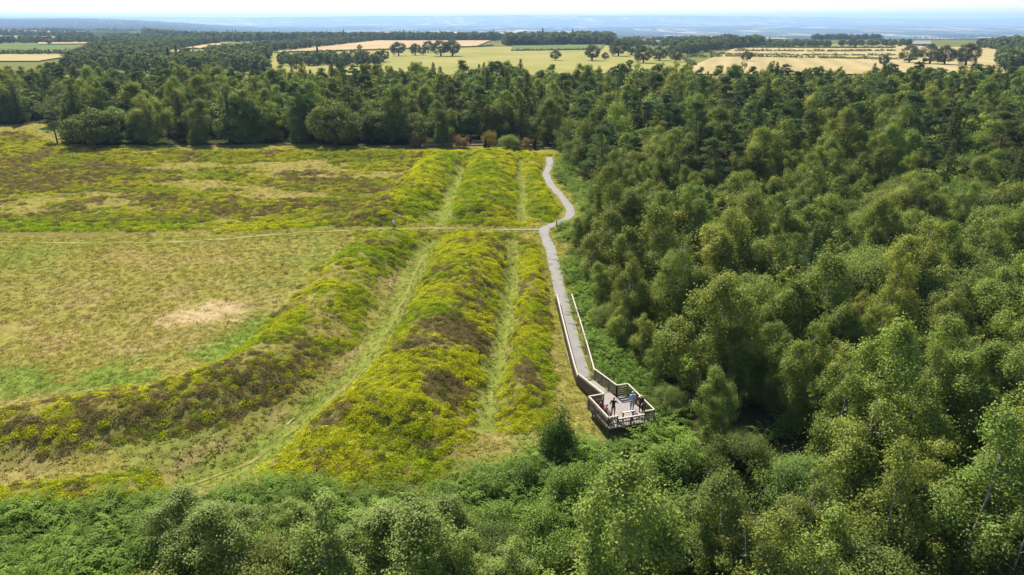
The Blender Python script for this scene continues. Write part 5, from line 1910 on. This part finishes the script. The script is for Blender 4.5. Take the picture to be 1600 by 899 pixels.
# farm among the trees
M_BRICK = plain('farm_brick', (0.30, 0.20, 0.15), 0.9, 0.15, 0.5)
M_ROOF = plain('red_pantile', (0.52, 0.20, 0.10), 0.85, 0.15, 0.4)
M_SLATE = plain('grey_slate', (0.24, 0.22, 0.25), 0.7, 0.15, 0.4)
M_PALE = plain('pale_sheeting', (0.5, 0.5, 0.5), 0.6, 0.1, 0.4)
M_PANE = plain('dark_pane', (0.03, 0.035, 0.04), 0.15, 0.05, 1, 0.5)
def farm(px, py, L, Wd, h, roof, label, ang):
    p = GF(px, py)
    e = empty('farm_building', (float(p[0]), float(p[1]), tz(*p)), ang)
    tag(e, label, 'farmhouse' if 'house' in label else 'barn')
    Quads().box((0, 0, h / 2), (L, Wd, h)).obj('wall', M_BRICK, e)
    q = Quads()
    o = 0.4
    V = [(-L / 2 - o, -Wd / 2 - o, h), (L / 2 + o, -Wd / 2 - o, h), (L / 2 + o, Wd / 2 + o, h), (-L / 2 - o, Wd / 2 + o, h), (-L / 2 - o, 0, h + Wd * 0.42), (L / 2 + o, 0, h + Wd * 0.42)]
    bmx = bmesh.new()
    vv = [bmx.verts.new((a, b, c + 0.01)) for a, b, c in V]
    for f in ((0, 1, 5, 4), (2, 3, 4, 5), (1, 2, 5), (3, 0, 4), (3, 2, 1, 0)):
        bmx.faces.new([vv[i] for i in f])
    mm = bpy.data.meshes.new('roof')
    bmx.to_mesh(mm)
    bmx.free()
    mm.materials.append(roof)
    ro = link(bpy.data.objects.new('roof', mm), e)
    if 'house' in label:
        for s in (-1, 1):
            Quads().box((s * (L / 2 - 0.8), 0, h + Wd * 0.42 + 0.3), (0.9, 0.9, 1.8)).obj('chimney', M_BRICK, ro)
        for x in np.linspace(-L / 2 + 2, L / 2 - 2, 4):
            for z in (1.6, 4.2):
                Quads().box((x, -Wd / 2 - 0.03, z), (1.1, 0.12, 1.3)).obj('window', M_PANE, e)
    else:
        Quads().box((0, -Wd / 2 - 0.05, 1.7), (3.2, 0.15, 3.4)).obj('door', M_POST, e)
farm(1012, 68.5, 12, 8, 6.0, M_ROOF, 'farmhouse with bright red tiled roof among the trees', 0.25)
farm(1001, 70, 20, 9, 4.5, M_SLATE, 'long barn with grey roof beside the farmhouse', 0.1)
farm(1024, 71, 14, 7, 4.0, M_SLATE, 'low farm outbuilding before the red roofed house', -0.2)
farm(1440, 72.8, 20, 9, 3.2, M_PALE, 'large pale shed at the plateau edge beyond the oak clump', 0.05)

# ------------------------------------------------------------------ air
hb = bmesh.new()
bmesh.ops.create_cube(hb, size=1.0)
hme = bpy.data.meshes.new('haze')
bmesh.ops.transform(hb, matrix=Matrix.Translation((0, 15900, -40)) @ Matrix.Diagonal((72000, 33000, 350, 1)), verts=hb.verts)
hb.to_mesh(hme)
hb.free()
hm_ = bpy.data.materials.new('haze_air')
hm_.use_nodes = True
ht = hm_.node_tree
ht.nodes.clear()
ho = ht.nodes.new('ShaderNodeOutputMaterial')
pvn = ht.nodes.new('ShaderNodeVolumePrincipled')
pvn.inputs['Color'].default_value = (0.44, 0.65, 1.0, 1)
pvn.inputs['Density'].default_value = 0.85e-4
pvn.inputs['Anisotropy'].default_value = 0.15
ht.links.new(pvn.outputs[0], ho.inputs['Volume'])
hme.materials.append(hm_)
hz_o = bpy.data.objects.new('haze', hme)
link(hz_o, kind='stuff')
for o_ in bpy.data.objects:
    if o_.get('label') and len(o_['label'].split()) > 16:
        print('LONG', o_['label'])
print('trees', len(allrows), 'single', len(single), 'heath', len(hx), 'grass', len(gx2), 'bracken', len(bx), 'far', len(wx), 'ground', len(xf), 'zmax', zf.max(), zf.min())
